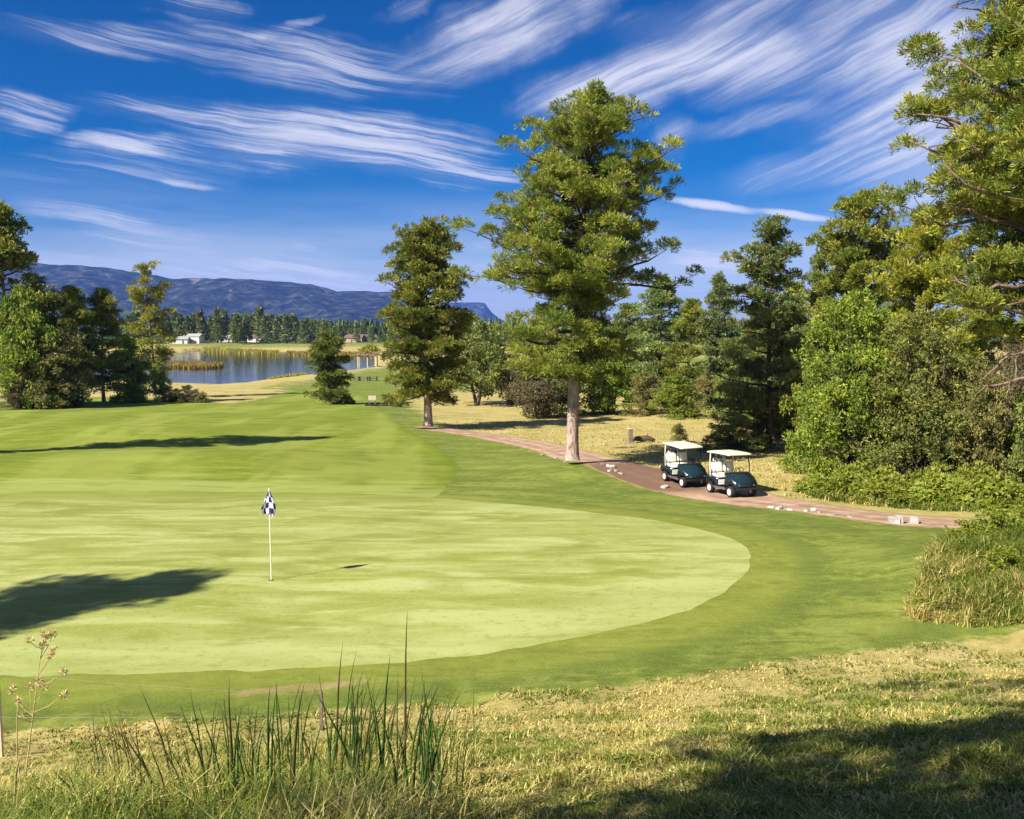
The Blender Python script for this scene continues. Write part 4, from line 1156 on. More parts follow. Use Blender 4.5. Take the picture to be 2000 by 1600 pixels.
def box(bm, x0, x1, y0, y1, z0, z1):
    vs = [bm.verts.new((x, y, z)) for x in (x0, x1) for y in (y0, y1) for z in (z0, z1)]
    for f in ((0, 1, 3, 2), (4, 6, 7, 5), (0, 4, 5, 1), (2, 3, 7, 6), (0, 2, 6, 4), (1, 5, 7, 3)):
        bm.faces.new([vs[i] for i in f])
def finish(name, bm, mat, parent=None, bevel=0.0, seg=2, smooth_shade=False):
    if bevel:
        bmesh.ops.bevel(bm, geom=[e for e in bm.edges if e.calc_face_angle(0) > .5], offset=bevel, segments=seg, affect='EDGES', profile=.5)
    bmesh.ops.recalc_face_normals(bm, faces=bm.faces)
    me = bpy.data.meshes.new(name); bm.to_mesh(me); bm.free()
    me.materials.append(MATS[mat])
    if smooth_shade:
        me.polygons.foreach_set('use_smooth', [True] * len(me.polygons))
    return link(name, me, parent)
def house(px, y, w, dp, h, rz, wall, roof, label):
    loc = at_depth(px, y, -.15)
    w, dp, h = w * .8, dp * .8, h * .85
    r = empty('house', loc, rz); tag(r, label, 'house', None)
    bm = bmesh.new(); box(bm, -w / 2, w / 2, -dp / 2, dp / 2, 0, h); finish('wall', bm, wall, r)
    bm = bmesh.new(); e = .5; rh = dp * .3
    pts = [(-w / 2 - e, -dp / 2 - e, h + .02), (w / 2 + e, -dp / 2 - e, h + .02), (w / 2 + e, dp / 2 + e, h + .02), (-w / 2 - e, dp / 2 + e, h + .02), (-w / 2 - e, 0, h + rh), (w / 2 + e, 0, h + rh)]
    vs = [bm.verts.new(p) for p in pts]
    for f in ((0, 1, 5, 4), (2, 3, 4, 5), (0, 4, 3), (1, 2, 5), (0, 3, 2, 1)): bm.faces.new([vs[i] for i in f])
    rf = finish('roof', bm, roof, r)
    bm = bmesh.new(); box(bm, w * .2, w * .2 + .8, .2, 1.0, h + rh * .5, h + rh + .7); finish('chimney', bm, 'house_wall_tan', rf)
    n = max(2, int(w / 4))
    for i in range(n):
        x = -w / 2 + (i + .5) * w / n
        bm = bmesh.new()
        if i == n // 2:
            box(bm, x - .5, x + .5, -dp / 2 - .06, -dp / 2 + .02, .05, 2.1); finish('door', bm, 'house_roof', r)
        else:
            box(bm, x - .8, x + .8, -dp / 2 - .05, -dp / 2 + .02, 1.0, 2.3); finish('window', bm, 'window_glass', r)
house(352, 560, 13, 8, 3.4, .1, 'house_wall', 'house_roof_grey', 'white house at the left end of the far shore behind the slim gappy pine')
house(382, 566, 11, 8, 5.2, -.2, 'house_wall', 'house_roof_grey', 'taller white house standing at the water on the far shore')
house(330, 575, 10, 8, 4.6, .3, 'house_wall', 'house_roof', 'white house with brown roof among the far shore pines')
house(442, 590, 10, 8, 3.2, .2, 'house_wall', 'house_roof_grey', 'low white house behind the yellow reed bank of the far shore')
house(498, 594, 12, 8, 3.4, -.1, 'house_wall', 'house_roof', 'long white house in the middle of the far shore')
house(600, 588, 14, 9, 3.4, .15, 'house_wall_tan', 'house_roof', 'tan house with brown roof left of the small young pine on the far shore')
house(690, 586, 17, 10, 3.6, -.1, 'house_wall_tan', 'house_roof', 'long brown house on the far shore between the young pine and the medium pine')
house(720, 590, 12, 9, 3.6, .3, 'house_wall_tan', 'house_roof', 'second brown house on the far shore just beside the medium pine')
# ------------------------------------------------------------------ flagstick on the green
loc = ground_at(530, 1134)
r = empty('flagstick', loc); tag(r, 'pin on the green: pale pole with limp navy and white checked flag', 'flagstick')
Hf = top_z(loc, 957)
V, F = tube(np.array([[0, 0, -.1], [0, 0, Hf * .5], [0, 0, Hf]]), [.013, .012, .009], 10)
link('pole', mk_mesh('pole', V, F, smooth_shade=True, mats=[MATS['pole_white']]), r)
V, F = tube(np.array([[0, 0, Hf], [0, 0, Hf + .02], [0, 0, Hf + .04]]), [.012, .016, .006], 10)
link('finial', mk_mesh('finial', V, F, smooth_shade=True, mats=[MATS['pole_white']]), r)
nu, nv = 34, 26
fl_top, fl_h = Hf - .02, size_at(loc[1], 48)
V = []; UV = []
for i in range(nu):
    u = i / (nu - 1)
    for j in range(nv):
        v = j / (nv - 1)
        # cloth hangs from the upper corner and wraps loosely round the pole
        w = (.035 + .165 * math.sin(min(1, v * 1.25) * PI * .5) ** 1.2) * (1 - .12 * max(0, v - .8) / .2)
        th = -2.5 + u * 6.2
        rr = w * (.42 + .62 * u) * (1 + .26 * math.sin(u * 17 + v * 3.0))
        x = math.cos(th) * rr * 1.0
        y = math.sin(th) * rr * .55
        z = fl_top - v * fl_h * (1 - .10 * math.sin(u * 9)) - .05 * u
        V.append((x, y, z)); UV.append((u * 1.7, v))
idx = np.arange(nu * nv).reshape(nu, nv)
F = np.stack([idx[:-1, :-1].ravel(), idx[1:, :-1].ravel(), idx[1:, 1:].ravel(), idx[:-1, 1:].ravel()], -1)
me = mk_mesh('flag', np.array(V), F, smooth_shade=True, mats=[MATS['flag_cloth']])
uvl = me.uv_layers.new(name='UVMap')
lv = np.zeros(len(me.loops), dtype=np.int32); me.loops.foreach_get('vertex_index', lv)
uvl.data.foreach_set('uv', np.array(UV, dtype=np.float32)[lv].ravel())
link('flag', me, r)
V, F = tube(np.array([[0, 0, .004], [0, 0, .006]]), [.054, .054], 20)
link('cup', mk_mesh('cup', V, F, mats=[MATS['cart_dark']]), r)

# ------------------------------------------------------------------ golf carts
def extrude_profile(bm, prof, y0, y1):
    a_ = [bm.verts.new((x, y0, z)) for x, z in prof]; b_ = [bm.verts.new((x, y1, z)) for x, z in prof]
    n = len(prof)
    bm.faces.new(a_); bm.faces.new(b_[::-1])
    for i in range(n):
        bm.faces.new([a_[i], b_[i], b_[(i + 1) % n], a_[(i + 1) % n]])
def arc(cx, cz, r, a0, a1, n=8):
    return [(cx + r * math.cos(R(a0 + (a1 - a0) * i / n)), cz + r * math.sin(R(a0 + (a1 - a0) * i / n))) for i in range(n + 1)]
def rod(name, pts, rad_, mat, parent, sides=8):
    pts = np.array(pts, float)
    V, F = tube(pts, [rad_] * len(pts), sides)
    return link(name, mk_mesh(name, V, F, smooth_shade=True, mats=[MATS[mat]]), parent)
def disc_ring(prof, n=28):
    """lathe around the y axis: prof = (radius, y)"""
    V = []; m_ = len(prof)
    for i in range(n):
        t = 2 * PI * i / n
        V += [(math.cos(t) * r_, y_, math.sin(t) * r_) for r_, y_ in prof]
    F = [(i * m_ + j, ((i + 1) % n) * m_ + j, ((i + 1) % n) * m_ + j + 1, i * m_ + j + 1) for i in range(n) for j in range(m_ - 1)]
    return np.array(V), np.array(F)
tyreV, tyreF = disc_ring([(.13, -.085), (.20, -.10), (.225, -.085), (.232, -.04), (.232, .04), (.225, .085), (.20, .10), (.13, .085)])
tyre_me = mk_mesh('tyre', tyreV, tyreF, smooth_shade=True, mats=[MATS['rubber']])
rimV, rimF = disc_ring([(.001, .055), (.05, .075), (.07, .06), (.115, .05), (.128, .085), (.138, .09), (.138, -.09), (.10, -.05), (.001, -.05)])
rim_me = mk_mesh('rim', rimV, rimF, smooth_shade=True, mats=[MATS['rim_white']])
def golf_cart(label):
    """x forward, y left; front wheels at +x"""
    r = empty('golf_cart', (0, 0, 0)); tag(r, label, 'golf cart', 'golf carts parked on the path')
    bm = bmesh.new()
    extrude_profile(bm, [(-.62, .28), (.60, .28), (.66, .36), (.60, .40), (.50, .34), (-.55, .34), (-.62, .40)], -.56, .56)
    finish('floor', bm, 'cart_dark', r, .015)
    # front cowl with open wheel arches and sloping bonnet
    bm = bmesh.new()
    prof = [(.46, .36), (.48, .52)] + arc(.82, .27, .30, 150, 30, 8) + [(1.14, .42), (1.20, .46), (1.21, .56), (1.14, .66), (.92, .80), (.66, .93), (.54, .95), (.50, .90), (.44, .60)]
    extrude_profile(bm, prof, -.59, .59)
    for v in bm.verts:
        f = max(0, (v.co.x - .7) / .5)
        v.co.y *= 1 - .16 * f * f
        if v.co.z > .6: v.co.y *= 1 - .10 * (v.co.z - .6) / .35
    cow = finish('front_cowl', bm, 'cart_green', r, .045, 3, True)
    for sy in (-1, 1):
        bm = bmesh.new()
        bmesh.ops.create_uvsphere(bm, u_segments=14, v_segments=8, radius=1, matrix=Matrix.Translation((1.165, sy * .34, .535)) @ Matrix.Diagonal((.045, .085, .05, 1)))
        finish('headlight', bm, 'lamp_lens', cow, smooth_shade=True)
    bm = bmesh.new(); box(bm, 1.08, 1.215, -.46, .46, .33, .42); finish('bumper', bm, 'cart_dark', r, .03)
    bm = bmesh.new(); box(bm, .36, .56, -.54, .54, .86, .99); finish('dashboard', bm, 'cart_dark', r, .04)
    # rear body
    bm = bmesh.new()
    prof = [(-.38, .36), (-.42, .55)] + arc(-.82, .27, .30, 30, 150, 8)[0:] + [(-1.14, .42), (-1.18, .50), (-1.17, .66), (-1.10, .72), (-.20, .72), (-.16, .66), (-.22, .36)]
    extrude_profile(bm, prof, -.59, .59)
    finish('rear_body', bm, 'cart_green', r, .04, 3, True)
    bm = bmesh.new(); box(bm, -.42, .52, -.60, -.565, .28, .36); box(bm, -.42, .52, .565, .60, .28, .36); finish('side_sill', bm, 'metal_grey', r, .012)
    bm = bmesh.new(); box(bm, -.145, -.125, -.52, -.16, .42, .64); finish('seat_panel', bm, 'white_paint', r, .008)
    bm = bmesh.new(); box(bm, -.66, -.10, -.54, .54, .725, .87); finish('seat_cushion', bm, 'seat_vinyl', r, .055, 3, True)
    for sy in (-1, 1):
        bm = bmesh.new(); box(bm, -.09, .07, -.25, .25, -.20, .22)
        bmesh.ops.bevel(bm, geom=list(bm.edges), offset=.06, segments=3, affect='EDGES', profile=.5)
        bmesh.ops.transform(bm, matrix=Matrix.Translation((-.70, sy * .275, 1.10)) @ Matrix.Rotation(R(-12), 4, 'Y'), verts=bm.verts)
        finish('seat_back', bm, 'seat_vinyl', r, smooth_shade=True)
        rod('armrest', [(-.66, sy * .57, .86), (-.62, sy * .575, 1.02), (-.30, sy * .575, 1.02), (-.22, sy * .57, .86)], .018, 'cart_dark', r)
        # roof posts
        rod('roof_post', [(.56, sy * .53, .93), (.52, sy * .55, 1.3), (.40, sy * .555, 1.74)], .026, 'cart_dark', r)
        rod('roof_post', [(-.80, sy * .53, .72), (-.80, sy * .55, 1.3), (-.74, sy * .555, 1.74)], .024, 'roof_cream', r)
        rod('mud_flap', [(-.86, sy * .5, .72), (-1.12, sy * .5, .74)], .02, 'cart_dark', r)
    # roof: shallow crowned shell with a rolled rim
    bm = bmesh.new()
    n1, n2 = 16, 12; grid = {}
    for i in range(n1 + 1):
        for j in range(n2 + 1):
            u = -1 + 2 * i / n1; v = -1 + 2 * j / n2
            sx_ = math.copysign(abs(u) ** .75, u); sy_ = math.copysign(abs(v) ** .75, v)
            k_ = max(abs(u), abs(v))
            grid[i, j] = bm.verts.new((-.17 + .92 * sx_ * (1 - .03 * v * v), .585 * sy_ * (1 - .05 * u * u), 1.835 - .055 * k_ ** 4 - .02 * u * u))
    for i in range(n1):
        for j in range(n2):
            bm.faces.new([grid[i, j], grid[i + 1, j], grid[i + 1, j + 1], grid[i, j + 1]])
    ret = bmesh.ops.extrude_face_region(bm, geom=list(bm.faces))
    bmesh.ops.translate(bm, vec=(0, 0, -.055), verts=[q for q in ret['geom'] if isinstance(q, bmesh.types.BMVert)])
    finish('roof', bm, 'roof_cream', r, smooth_shade=True)
    # steering
    rod('steering_column', [(.52, .28, .80), (.22, .28, 1.02)], .02, 'cart_dark', r)
    sw_t = np.linspace(0, 2 * PI, 25)
    cs = np.array([[0.22 + .09 * math.sin(t), .28 + .17 * math.cos(t), 1.02 + .14 * math.sin(t)] for t in sw_t])
    rod('steering_wheel', cs, .014, 'cart_dark', r)
    # bag rack
    rod('bag_rack', [(-.98, -.52, .72), (-1.02, -.52, 1.12), (-1.02, .52, 1.12), (-.98, .52, .72)], .016, 'cart_dark', r)
    bm = bmesh.new(); box(bm, -1.28, -1.10, -.52, .52, .40, .46); finish('bag_shelf', bm, 'cart_dark', r, .015)
    for sx in (.82, -.82):
        for sy in (-1, 1):
            w_ = empty('wheel', (sx, sy * .50, .232)); w_.parent = r
            if sy < 0: w_.rotation_euler = (0, 0, PI)
            link('tyre', tyre_me, w_); link('rim', rim_me, w_)
    return r
def golf_bag(label, mat, trim):
    r = empty('golf_bag', (0, 0, 0)); tag(r, label, 'golf bag')
    V, F = tube(np.array([[0, 0, 0], [0, 0, .05], [0, 0, .5], [0, 0, .8], [0, 0, .86]]), [.11, .12, .125, .115, .12], 14)
    link('bag_body', mk_mesh('bag_body', V, F, smooth_shade=True, mats=[MATS[mat]]), r)
    bm = bmesh.new(); box(bm, -.19, -.10, -.09, .09, .12, .48); finish('pocket', bm, trim, r, .03)
    rs = np.random.default_rng(len(label))
    for i in range(7):
        a_ = rs.random() * 6.3; q = .07 * math.sqrt(rs.random()); x, y = q * math.cos(a_), q * math.sin(a_); h = .98 + .16 * rs.random()
        cl = rod('club', [(x, y, .6), (x * 1.3, y * 1.3, h)], .007, 'metal_grey', r, 5)
        bm = bmesh.new(); bmesh.ops.create_uvsphere(bm, u_segments=8, v_segments=6, radius=.045, matrix=Matrix.Translation((x * 1.3 + .03, y * 1.3, h + .01)) @ Matrix.Diagonal((1.2, .8, .7, 1)))
        finish('club_head', bm, 'cart_dark' if i % 2 else 'rim_white', cl, smooth_shade=True)
    rod('strap', [(.11, 0, .25), (.20, .02, .45), (.12, 0, .75)], .014, trim, r, 5)
    return r
def place_on(root, px, py, heading):
    x, y, z = ground_at(px, py); z -= .0
    f = Vector((math.cos(heading), math.sin(heading), 0)); l = Vector((-f.y, f.x, 0))
    hh = lambda v: hz(x + v.x, y + v.y)
    pf = (hh(f * .82) - hh(f * -.82)) / 1.64; pr = (hh(l * .5) - hh(l * -.5))
    X = Vector((f.x, f.y, pf)).normalized(); Y = Vector((l.x, l.y, pr)); Z = X.cross(Y).normalized(); Y = Z.cross(X)
    M = Matrix((X, Y, Z)).transposed().to_4x4(); M.translation = (x, y, (hh(f * .82) + hh(f * -.82)) / 2 + .004)
    root.matrix_world = M
    return M
for (px, py, hd, lb, bags) in ((1428, 966, -73, 'golf cart at the front of the pair, its bonnet clear of the other cart',
                             ((-.17, 'bag_navy', 'bag_light', 'navy golf bag with light pocket on the rear of the front cart'), (.2, 'bag_light', 'bag_navy', 'pale golf bag with navy pocket on the rear of the front cart'))),
                            (1336, 944, -72, 'golf cart parked behind, its bonnet close to the other cart',
                             ((-.17, 'bag_tan', 'bag_navy', 'brown golf bag with navy pocket on the rear of the hind cart'), (.2, 'bag_navy', 'bag_tan', 'navy golf bag with brown pocket on the rear of the hind cart')))):
    c_ = golf_cart(lb)
    M = place_on(c_, px, py, R(hd))
    for (by, m1, m2, l2) in bags:
        b_ = golf_bag(l2, m1, m2)
        b_.matrix_world = M @ Matrix.Translation((-1.19, by, .462)) @ Matrix.Rotation(R(8), 4, 'Y')

# ------------------------------------------------------------------ stones along the path, post, log
def stone_mesh(seed, sx, sy, sz):
    rs = np.random.default_rng(seed)
    bm = bmesh.new(); bmesh.ops.create_icosphere(bm, subdivisions=3, radius=1)
    for v in bm.verts:
        p = v.co.copy()
        k_ = 1 + .30 * mnoise.noise(p * 1.3 + Vector((seed, 0, 0))) + .10 * mnoise.noise(p * 3.7)
        # blocky: pull towards a cube
        m_ = max(abs(p.x), abs(p.y), abs(p.z)); q = p.lerp(p / m_ * .82, .55)
        v.co = Vector((q.x * sx, q.y * sy, q.z * sz)) * k_
    me = bpy.data.meshes.new('stone'); bm.to_mesh(me); bm.free()
    return me
stones = [(1178, 908, .22, .18, .13, 'wood_grey', 'dark'), (1188, 912, .20, .16, .15, 'stone_white', ''), (1197, 914, .24, .18, .16, 'stone_white', ''), (1203, 921, .16, .14, .10, 'stone', ''), (1192, 921, .20, .14, .10, 'stone_white', ''),
          (1213, 926, .22, .16, .08, 'stone', ''), (1299, 953, .34, .2, .13, 'stone_white', ''), (1507, 992, .2, .14, .08, 'stone_white', ''), (1522, 994, .42, .16, .09, 'stone_white', ''), (1543, 997, .18, .14, .08, 'stone_white', ''),
          (1574, 999, .14, .12, .07, 'stone_white', ''), (1589, 998, .17, .14, .13, 'stone_white', ''), (1600, 1002, .2, .12, .07, 'stone', ''), (1626, 1006, .3, .14, .05, 'stone', ''), (1660, 1010, .25, .12, .05, 'stone', ''), (1105, 902, .2, .14, .08, 'stone', ''), (1085, 896, .22, .14, .07, 'stone', ''), (1060, 889, .2, .14, .07, 'stone', '')]
for i, (px, py, a_, b_, c2, mt, _) in enumerate(stones):
    a_, b_, c2 = a_ * .72, b_ * .72, c2 * .72; me = stone_mesh(i + 3, a_, b_, c2); me.materials.append(MATS[mt])
    me.polygons.foreach_set('use_smooth', [True] * len(me.polygons))
    o_ = link('stone', me); x, y, z = ground_at(px, py); o_.location = (x, y, z + c2 * .4); o_.rotation_euler = (0, 0, i * 1.7)
    if px == 1299: tag(o_, 'single pale stone on the path edge beside the rear wheel of the hind cart', 'stone')
    elif px == 1178: tag(o_, 'darkest stone at the start of the heap right of the tallest pine', 'stone')
    elif px > 1400: tag(o_, 'pale stone in the broken row along the path between the carts and the white blocks', 'stone', 'stones between carts and blocks')
    elif px > 1150: tag(o_, 'pale stone in the small heap on the path edge right of the tallest pine', 'stone', 'stone heap by the tallest pine')
    else: tag(o_, 'flat grey stone on the path edge left of the foot of the tallest pine', 'stone', 'stones left of the tallest pine')
for (px, w_, lb) in ((1746, .26, 'long white block of the pair of markers where the path nears the right pine'), (1757, .15, 'small upright white block touching the long white block beside the path'), (1784, .22, 'single squarish white block standing apart beside the path')):
    bm = bmesh.new(); hh_ = .20 if w_ > .2 else .24
    box(bm, -w_ / 2 * 1.2, w_ / 2 * 1.2, -.13, .13, -.05, hh_)
    for v in bm.verts: v.co += Vector((rng.normal() * .015, rng.normal() * .015, rng.normal() * .012))
    o_ = finish('marker_block', bm, 'stone_white', None, .02)
    x, y, z = ground_at(px, 1022); o_.location = (x, y, z); o_.rotation_euler = (0, 0, -.25)
    tag(o_, lb, 'block')
loc = ground_at(1231, 866)
r = empty('wooden_post', loc, .2); tag(r, 'short weathered wooden post standing in the dry meadow beside a dark log', 'post')
hp = top_z(loc, 838)
bm = bmesh.new(); box(bm, -.13, .13, -.11, .11, -.1, hp)
for v in bm.verts:
    if v.co.z > 0: v.co += Vector((rng.normal() * .02, rng.normal() * .02, rng.normal() * .03))
finish('post_shaft', bm, 'wood_grey', r, .02)
bm = bmesh.new(); box(bm, -.15, .15, -.13, .13, hp - .01, hp + .05); finish('post_cap', bm, 'wood_pale', r, .015)
bm = bmesh.new(); box(bm, -.45, .35, -.2, .16, -.03, .07); finish('foot_slab', bm, 'stone', r, .02)
loc = ground_at(1256, 864)
t = np.linspace(0, 1, 12)
pth = np.stack([-.75 + 1.5 * t, .1 * np.sin(t * 5), .16 + .10 * np.sin(t * 3.1) + .03 * np.sin(t * 11)], -1)
V, F = tube(pth, .10 + .09 * np.sin(t * PI), 10, np.random.default_rng(4), .25)
r = empty('log', loc, .15); tag(r, 'dark rotting log lying beside the short wooden post', 'log')
link('log_stem', mk_mesh('log_stem', V, F, smooth_shade=True, mats=[MATS['bark_dark']]), r)
V, F = tube(np.array([[.2, 0, .3], [.35, .1, .5], [.4, .25, .55]]), [.05, .035, .015], 6)
link('branch_stub', mk_mesh('branch_stub', V, F, smooth_shade=True, mats=[MATS['bark_dark']]), r)

# ------------------------------------------------------------------ far side of the fairway: tee furniture, low shelter, reed banks
def cart_far(px, py, label):
    r = golf_cart(label); place_on(r, px, py, R(20)); del r['group']
    return r
loc = ground_at(727, 793)
r = empty('tee_sign', loc, .1); tag(r, 'small tee sign with pale panel on two posts right of the young pine', 'sign')
bm = bmesh.new(); box(bm, -.4, .4, -.04, .04, .6, 1.1); finish('panel', bm, 'wood_pale', r, .01)
for s in (-.3, .3):
    bm = bmesh.new(); box(bm, s - .05, s + .05, .045, .13, -.1, 1.15); finish('post', bm, 'wood_grey', r)
bm = bmesh.new(); box(bm, -.75, .75, -.35, -.15, -.05, .22); finish('base_log', bm, 'cart_dark', r, .05)
bush('C', 758, ground_at(757, 793)[1], 776, 40, 'low dark shrub beside the small tee sign', 'shrub', cat='shrub', rz=.6)
bush('B', 782, ground_at(778, 795)[1], 778, 34, 'low dark shrub under the boughs of the medium pine', 'shrub', cat='shrub', rz=1.6)
def block(px, py, w, d, h, label, mat='cart_dark'):
    loc = ground_at(px, py)
    r = empty('picnic_table', loc, .2); tag(r, label, 'table')
    bm = bmesh.new(); box(bm, -w / 2, w / 2, -d / 2, d / 2, h - .08, h); finish('table_top', bm, 'wood_grey', r)
    for s in (-1, 1):
        bm = bmesh.new(); box(bm, s * w * .4 - .12, s * w * .4 + .12, -d * .45, d * .45, -.1, h - .081); finish('leg', bm, mat, r)
        bm = bmesh.new(); box(bm, -w / 2, w / 2, s * (d / 2 + .35) - .15, s * (d / 2 + .35) + .15, .42, .48); finish('bench_plank', bm, 'wood_grey', r)
block(694, 744, 2.2, 1.0, .9, 'picnic table at the end of the row on the lakeside lawn')
block(712, 744, 2.6, 1.0, .9, 'middle picnic table of the row on the lakeside lawn')
block(727, 744, 2.2, 1.0, .9, 'picnic table nearest the medium pine on the lakeside lawn')
# lakeside shelter
loc = at_depth(718, 292, -.2)
r = empty('lake_shelter', loc, .05); tag(r, 'open dark roofed shelter with pale posts at the edge of the lake', 'shelter')
bm = bmesh.new()
vs = [bm.verts.new(p) for p in ((-3.6, -2.6, 4.6), (3.6, -2.6, 4.6), (3.6, 2.6, 4.6), (-3.6, 2.6, 4.6), (-2.9, 0, 5.6), (2.9, 0, 5.6))]
for f in ((0, 1, 5, 4), (2, 3, 4, 5), (0, 4, 3), (1, 2, 5), (0, 3, 2, 1)): bm.faces.new([vs[i] for i in f])
finish('roof', bm, 'house_roof', r)
for sx in (-3.0, 0.2, 3.0):
    for sy in (-2.1, 2.1):
        bm = bmesh.new(); box(bm, sx - .16, sx + .16, sy - .16, sy + .16, -1.2, 4.6); finish('post', bm, 'wood_pale', r)
bm = bmesh.new(); box(bm, -3.3, 3.3, -2.3, 2.3, -.3, .25); finish('deck', bm, 'wood_grey', r)

def blades(P, h, w, lean, rs, tint, seg2=True, curl=1.0):
    """bent grass blades: five points each"""
    n = len(P)
    az = rs.random(n) * 2 * PI
    dx = np.stack([np.cos(az), np.sin(az), 0 * az], -1)
    pr = np.stack([-np.sin(az + rs.normal(size=n) * .8), np.cos(az), 0 * az], -1)
    h = np.asarray(h).reshape(-1, 1) * np.ones((n, 1)); w = np.asarray(w).reshape(-1, 1) * np.ones((n, 1))
    ln_ = lean * (0.4 + rs.random((n, 1)) * 1.2)
    up_ = np.array([[0, 0, 1.0]])
    m1 = P + up_ * h * .55 + dx * h * ln_ * .25
    tp = P + up_ * h * (1 - .25 * ln_) + dx * h * ln_ * curl
    V = np.stack([P - pr * w / 2, P + pr * w / 2, m1 + pr * w * .38, m1 - pr * w * .38, tp], 1).reshape(-1, 3)
    q = np.arange(n)[:, None] * 5
    F = np.concatenate([q + np.array([[0, 1, 2]]), q + np.array([[0, 2, 3]]), q + np.array([[3, 2, 4]])])
    return V, F, np.repeat(tint, 5, 0)
GREENB = np.array([[.080, .122, .009], [.132, .180, .016], [.195, .232, .036]])
STRAWB = np.array([[.30, .24, .055], [.45, .375, .105], [.59, .50, .19]])
def grass_tint(P, gfrac, rs):
    u = rs.random(len(P))
    isg = u < gfrac
    i = rs.integers(0, 3, len(P))
    return np.where(isg[:, None], GREENB[i], STRAWB[i]) * rs.uniform(.75, 1.2, (len(P), 1))
# reed banks in and around the lake
def reed_bank(pxs, label, zup, hmin, hmax, n, tint):
    rs = np.random.default_rng(int(pxs[0][0]))
    W = np.array([zplane(a_, b_, LAKE_Z) for a_, b_ in pxs]); c0 = W.mean(0)
    lo, hi = W.min(0), W.max(0); P = []
    while len(P) < n:
        q = lo + (hi - lo) * rs.random((n, 2)); q = q[poly_sdf(W, q[:, 0], q[:, 1]) < 0]; P += list(q)
    P = np.array(P[:n])
    gz = np.maximum(height(P[:, 0], P[:, 1]), LAKE_Z)
    Pz = np.stack([P[:, 0] - c0[0], P[:, 1] - c0[1], gz - LAKE_Z - .1], -1)
    V, F, T_ = blades(Pz, rs.uniform(hmin, hmax, n), .30, .25, rs, np.array(tint)[rs.integers(0, len(tint), n)])
    o_ = link('reed_bank', mk_mesh('reed_bank', V, F, T_, mats=[MATS['blades']])); o_.location = (c0[0], c0[1], LAKE_Z)
    tag(o_, label, 'reeds')
YEL = [(.34, .24, .03), (.42, .31, .05), (.22, .17, .03), (.27, .24, .04)]
YG = [(.33, .30, .04), (.42, .38, .06), (.24, .26, .04)]
reed_bank([(330, 719), (385, 721), (433, 719), (436, 715), (380, 711), (330, 712)], 'long golden reed spit reaching out into the lake', .3, 1.0, 2.0, 3500, YEL)
reed_bank([(522, 750), (560, 748), (600, 743), (600, 737), (560, 739), (530, 742)], 'bright yellow green reed patch on the near shore of the lake', .2, .5, 1.2, 2500, YG)
reed_bank([(398, 688), (470, 691), (545, 694), (545, 690), (470, 687), (398, 684)], 'yellow reed fringe at the water before the white far shore houses', .2, 1.2, 2.6, 3000, YEL + YG)
reed_bank([(560, 694), (620, 697), (735, 696), (735, 692), (620, 691), (560, 690)], 'tan reed fringe at the water before the brown far shore houses', .2, 1.0, 2.2, 3000, YEL)

# ------------------------------------------------------------------ foreground bank: grass, tall stems, fence
rs = np.random.default_rng(901)
def bank_s(X, Y): return Y - 0.20 * np.clip(X, -14, 22)
N = 215000
th = rs.uniform(-.70, .70, N); rr = np.exp(rs.uniform(math.log(2.6), math.log(17.5), N))
X = rr * np.sin(th); Y = rr * np.cos(th)
dr_ = dryness(X, Y) + .5 * (fbm(X * 1.7, Y * 1.7, 3) - .5)
keep = dr_ > .45
X, Y, rr = X[keep], Y[keep], rr[keep]
n = len(X)
clump = fbm(X * 2.2, Y * 2.2, 3)
patch = fbm(X * .75 + 5, Y * .75, 3)
# scattered green weeds between straw
gf = np.clip((patch - .50) * 4.5 + .48 + .30 * smooth(0, 2.5, X) * smooth(11, 8, Y), .03, .8)
hgt = .022 + .075 * np.clip((clump - .40) * 2.4, 0, 1) + .035 * rs.random(n) ** 2
Z = height(X, Y)
P = np.stack([X, Y, Z - .01], -1)
wd_ = .0045 + .0009 * rr
V, F, T_ = blades(P, hgt, wd_ * 1.15, .9, rs, grass_tint(P, gf, rs))
tag(link('grass', mk_mesh('grass', V, F, T_, mats=[MATS['blades']])), kind='stuff')
# taller rank grass: mound at the right, foot of the oaks, foreground left
def tall(name, sampler, n, hmin, hmax, w, gfrac, seed, lean=.55):
    r2 = np.random.default_rng(seed)
    X, Y = sampler(r2, n)
    P = np.stack([X, Y, height(X, Y) - .02], -1)
    cl = fbm(X * 1.4, Y * 1.4, 3)
    h = (hmin + (hmax - hmin) * r2.random(len(X)) ** 1.6) * (.55 + .9 * np.clip((cl - .3) * 2.2, 0, 1))
    gf = np.clip(gfrac + (fbm(X * .6 + 3, Y * .6, 3) - .5) * 2.4, 0.03, .95)
    V, F, T_ = blades(P, h, w, lean, r2, grass_tint(P, gf, r2))
    tag(link(name, mk_mesh(name, V, F, T_, mats=[MATS['blades']])), kind='stuff')
MOUND = np.array([ground_at(1776, 1208)[:2], ground_at(1880, 1218)[:2], ground_at(1995, 1222)[:2], (15.5, 17.5), (17.5, 21.5), (15, 24.0), (12.6, 24.2), (11.4, 22.8), (10.2, 21.0), (9.3, 19.3)])
def s_mound(r2, n):
    lo, hi = MOUND.min(0), MOUND.max(0); q = lo + (hi - lo) * r2.random((n * 2, 2))
    q = q[poly_sdf(MOUND, q[:, 0], q[:, 1]) < .25 * r2.random(len(q))]
    return q[:n, 0], q[:n, 1]
tall('mound_grass', s_mound, 60000, .08, .44, .020, .48, 31, .85)
FOOT = np.array([ground_at(1570, 965)[:2], ground_at(1600, 975)[:2], ground_at(1700, 988)[:2], ground_at(1820, 998)[:2], ground_at(1935, 1000)[:2], ground_at(1990, 985)[:2], ground_at(1990, 940)[:2], ground_at(1800, 950)[:2], ground_at(1580, 940)[:2]])
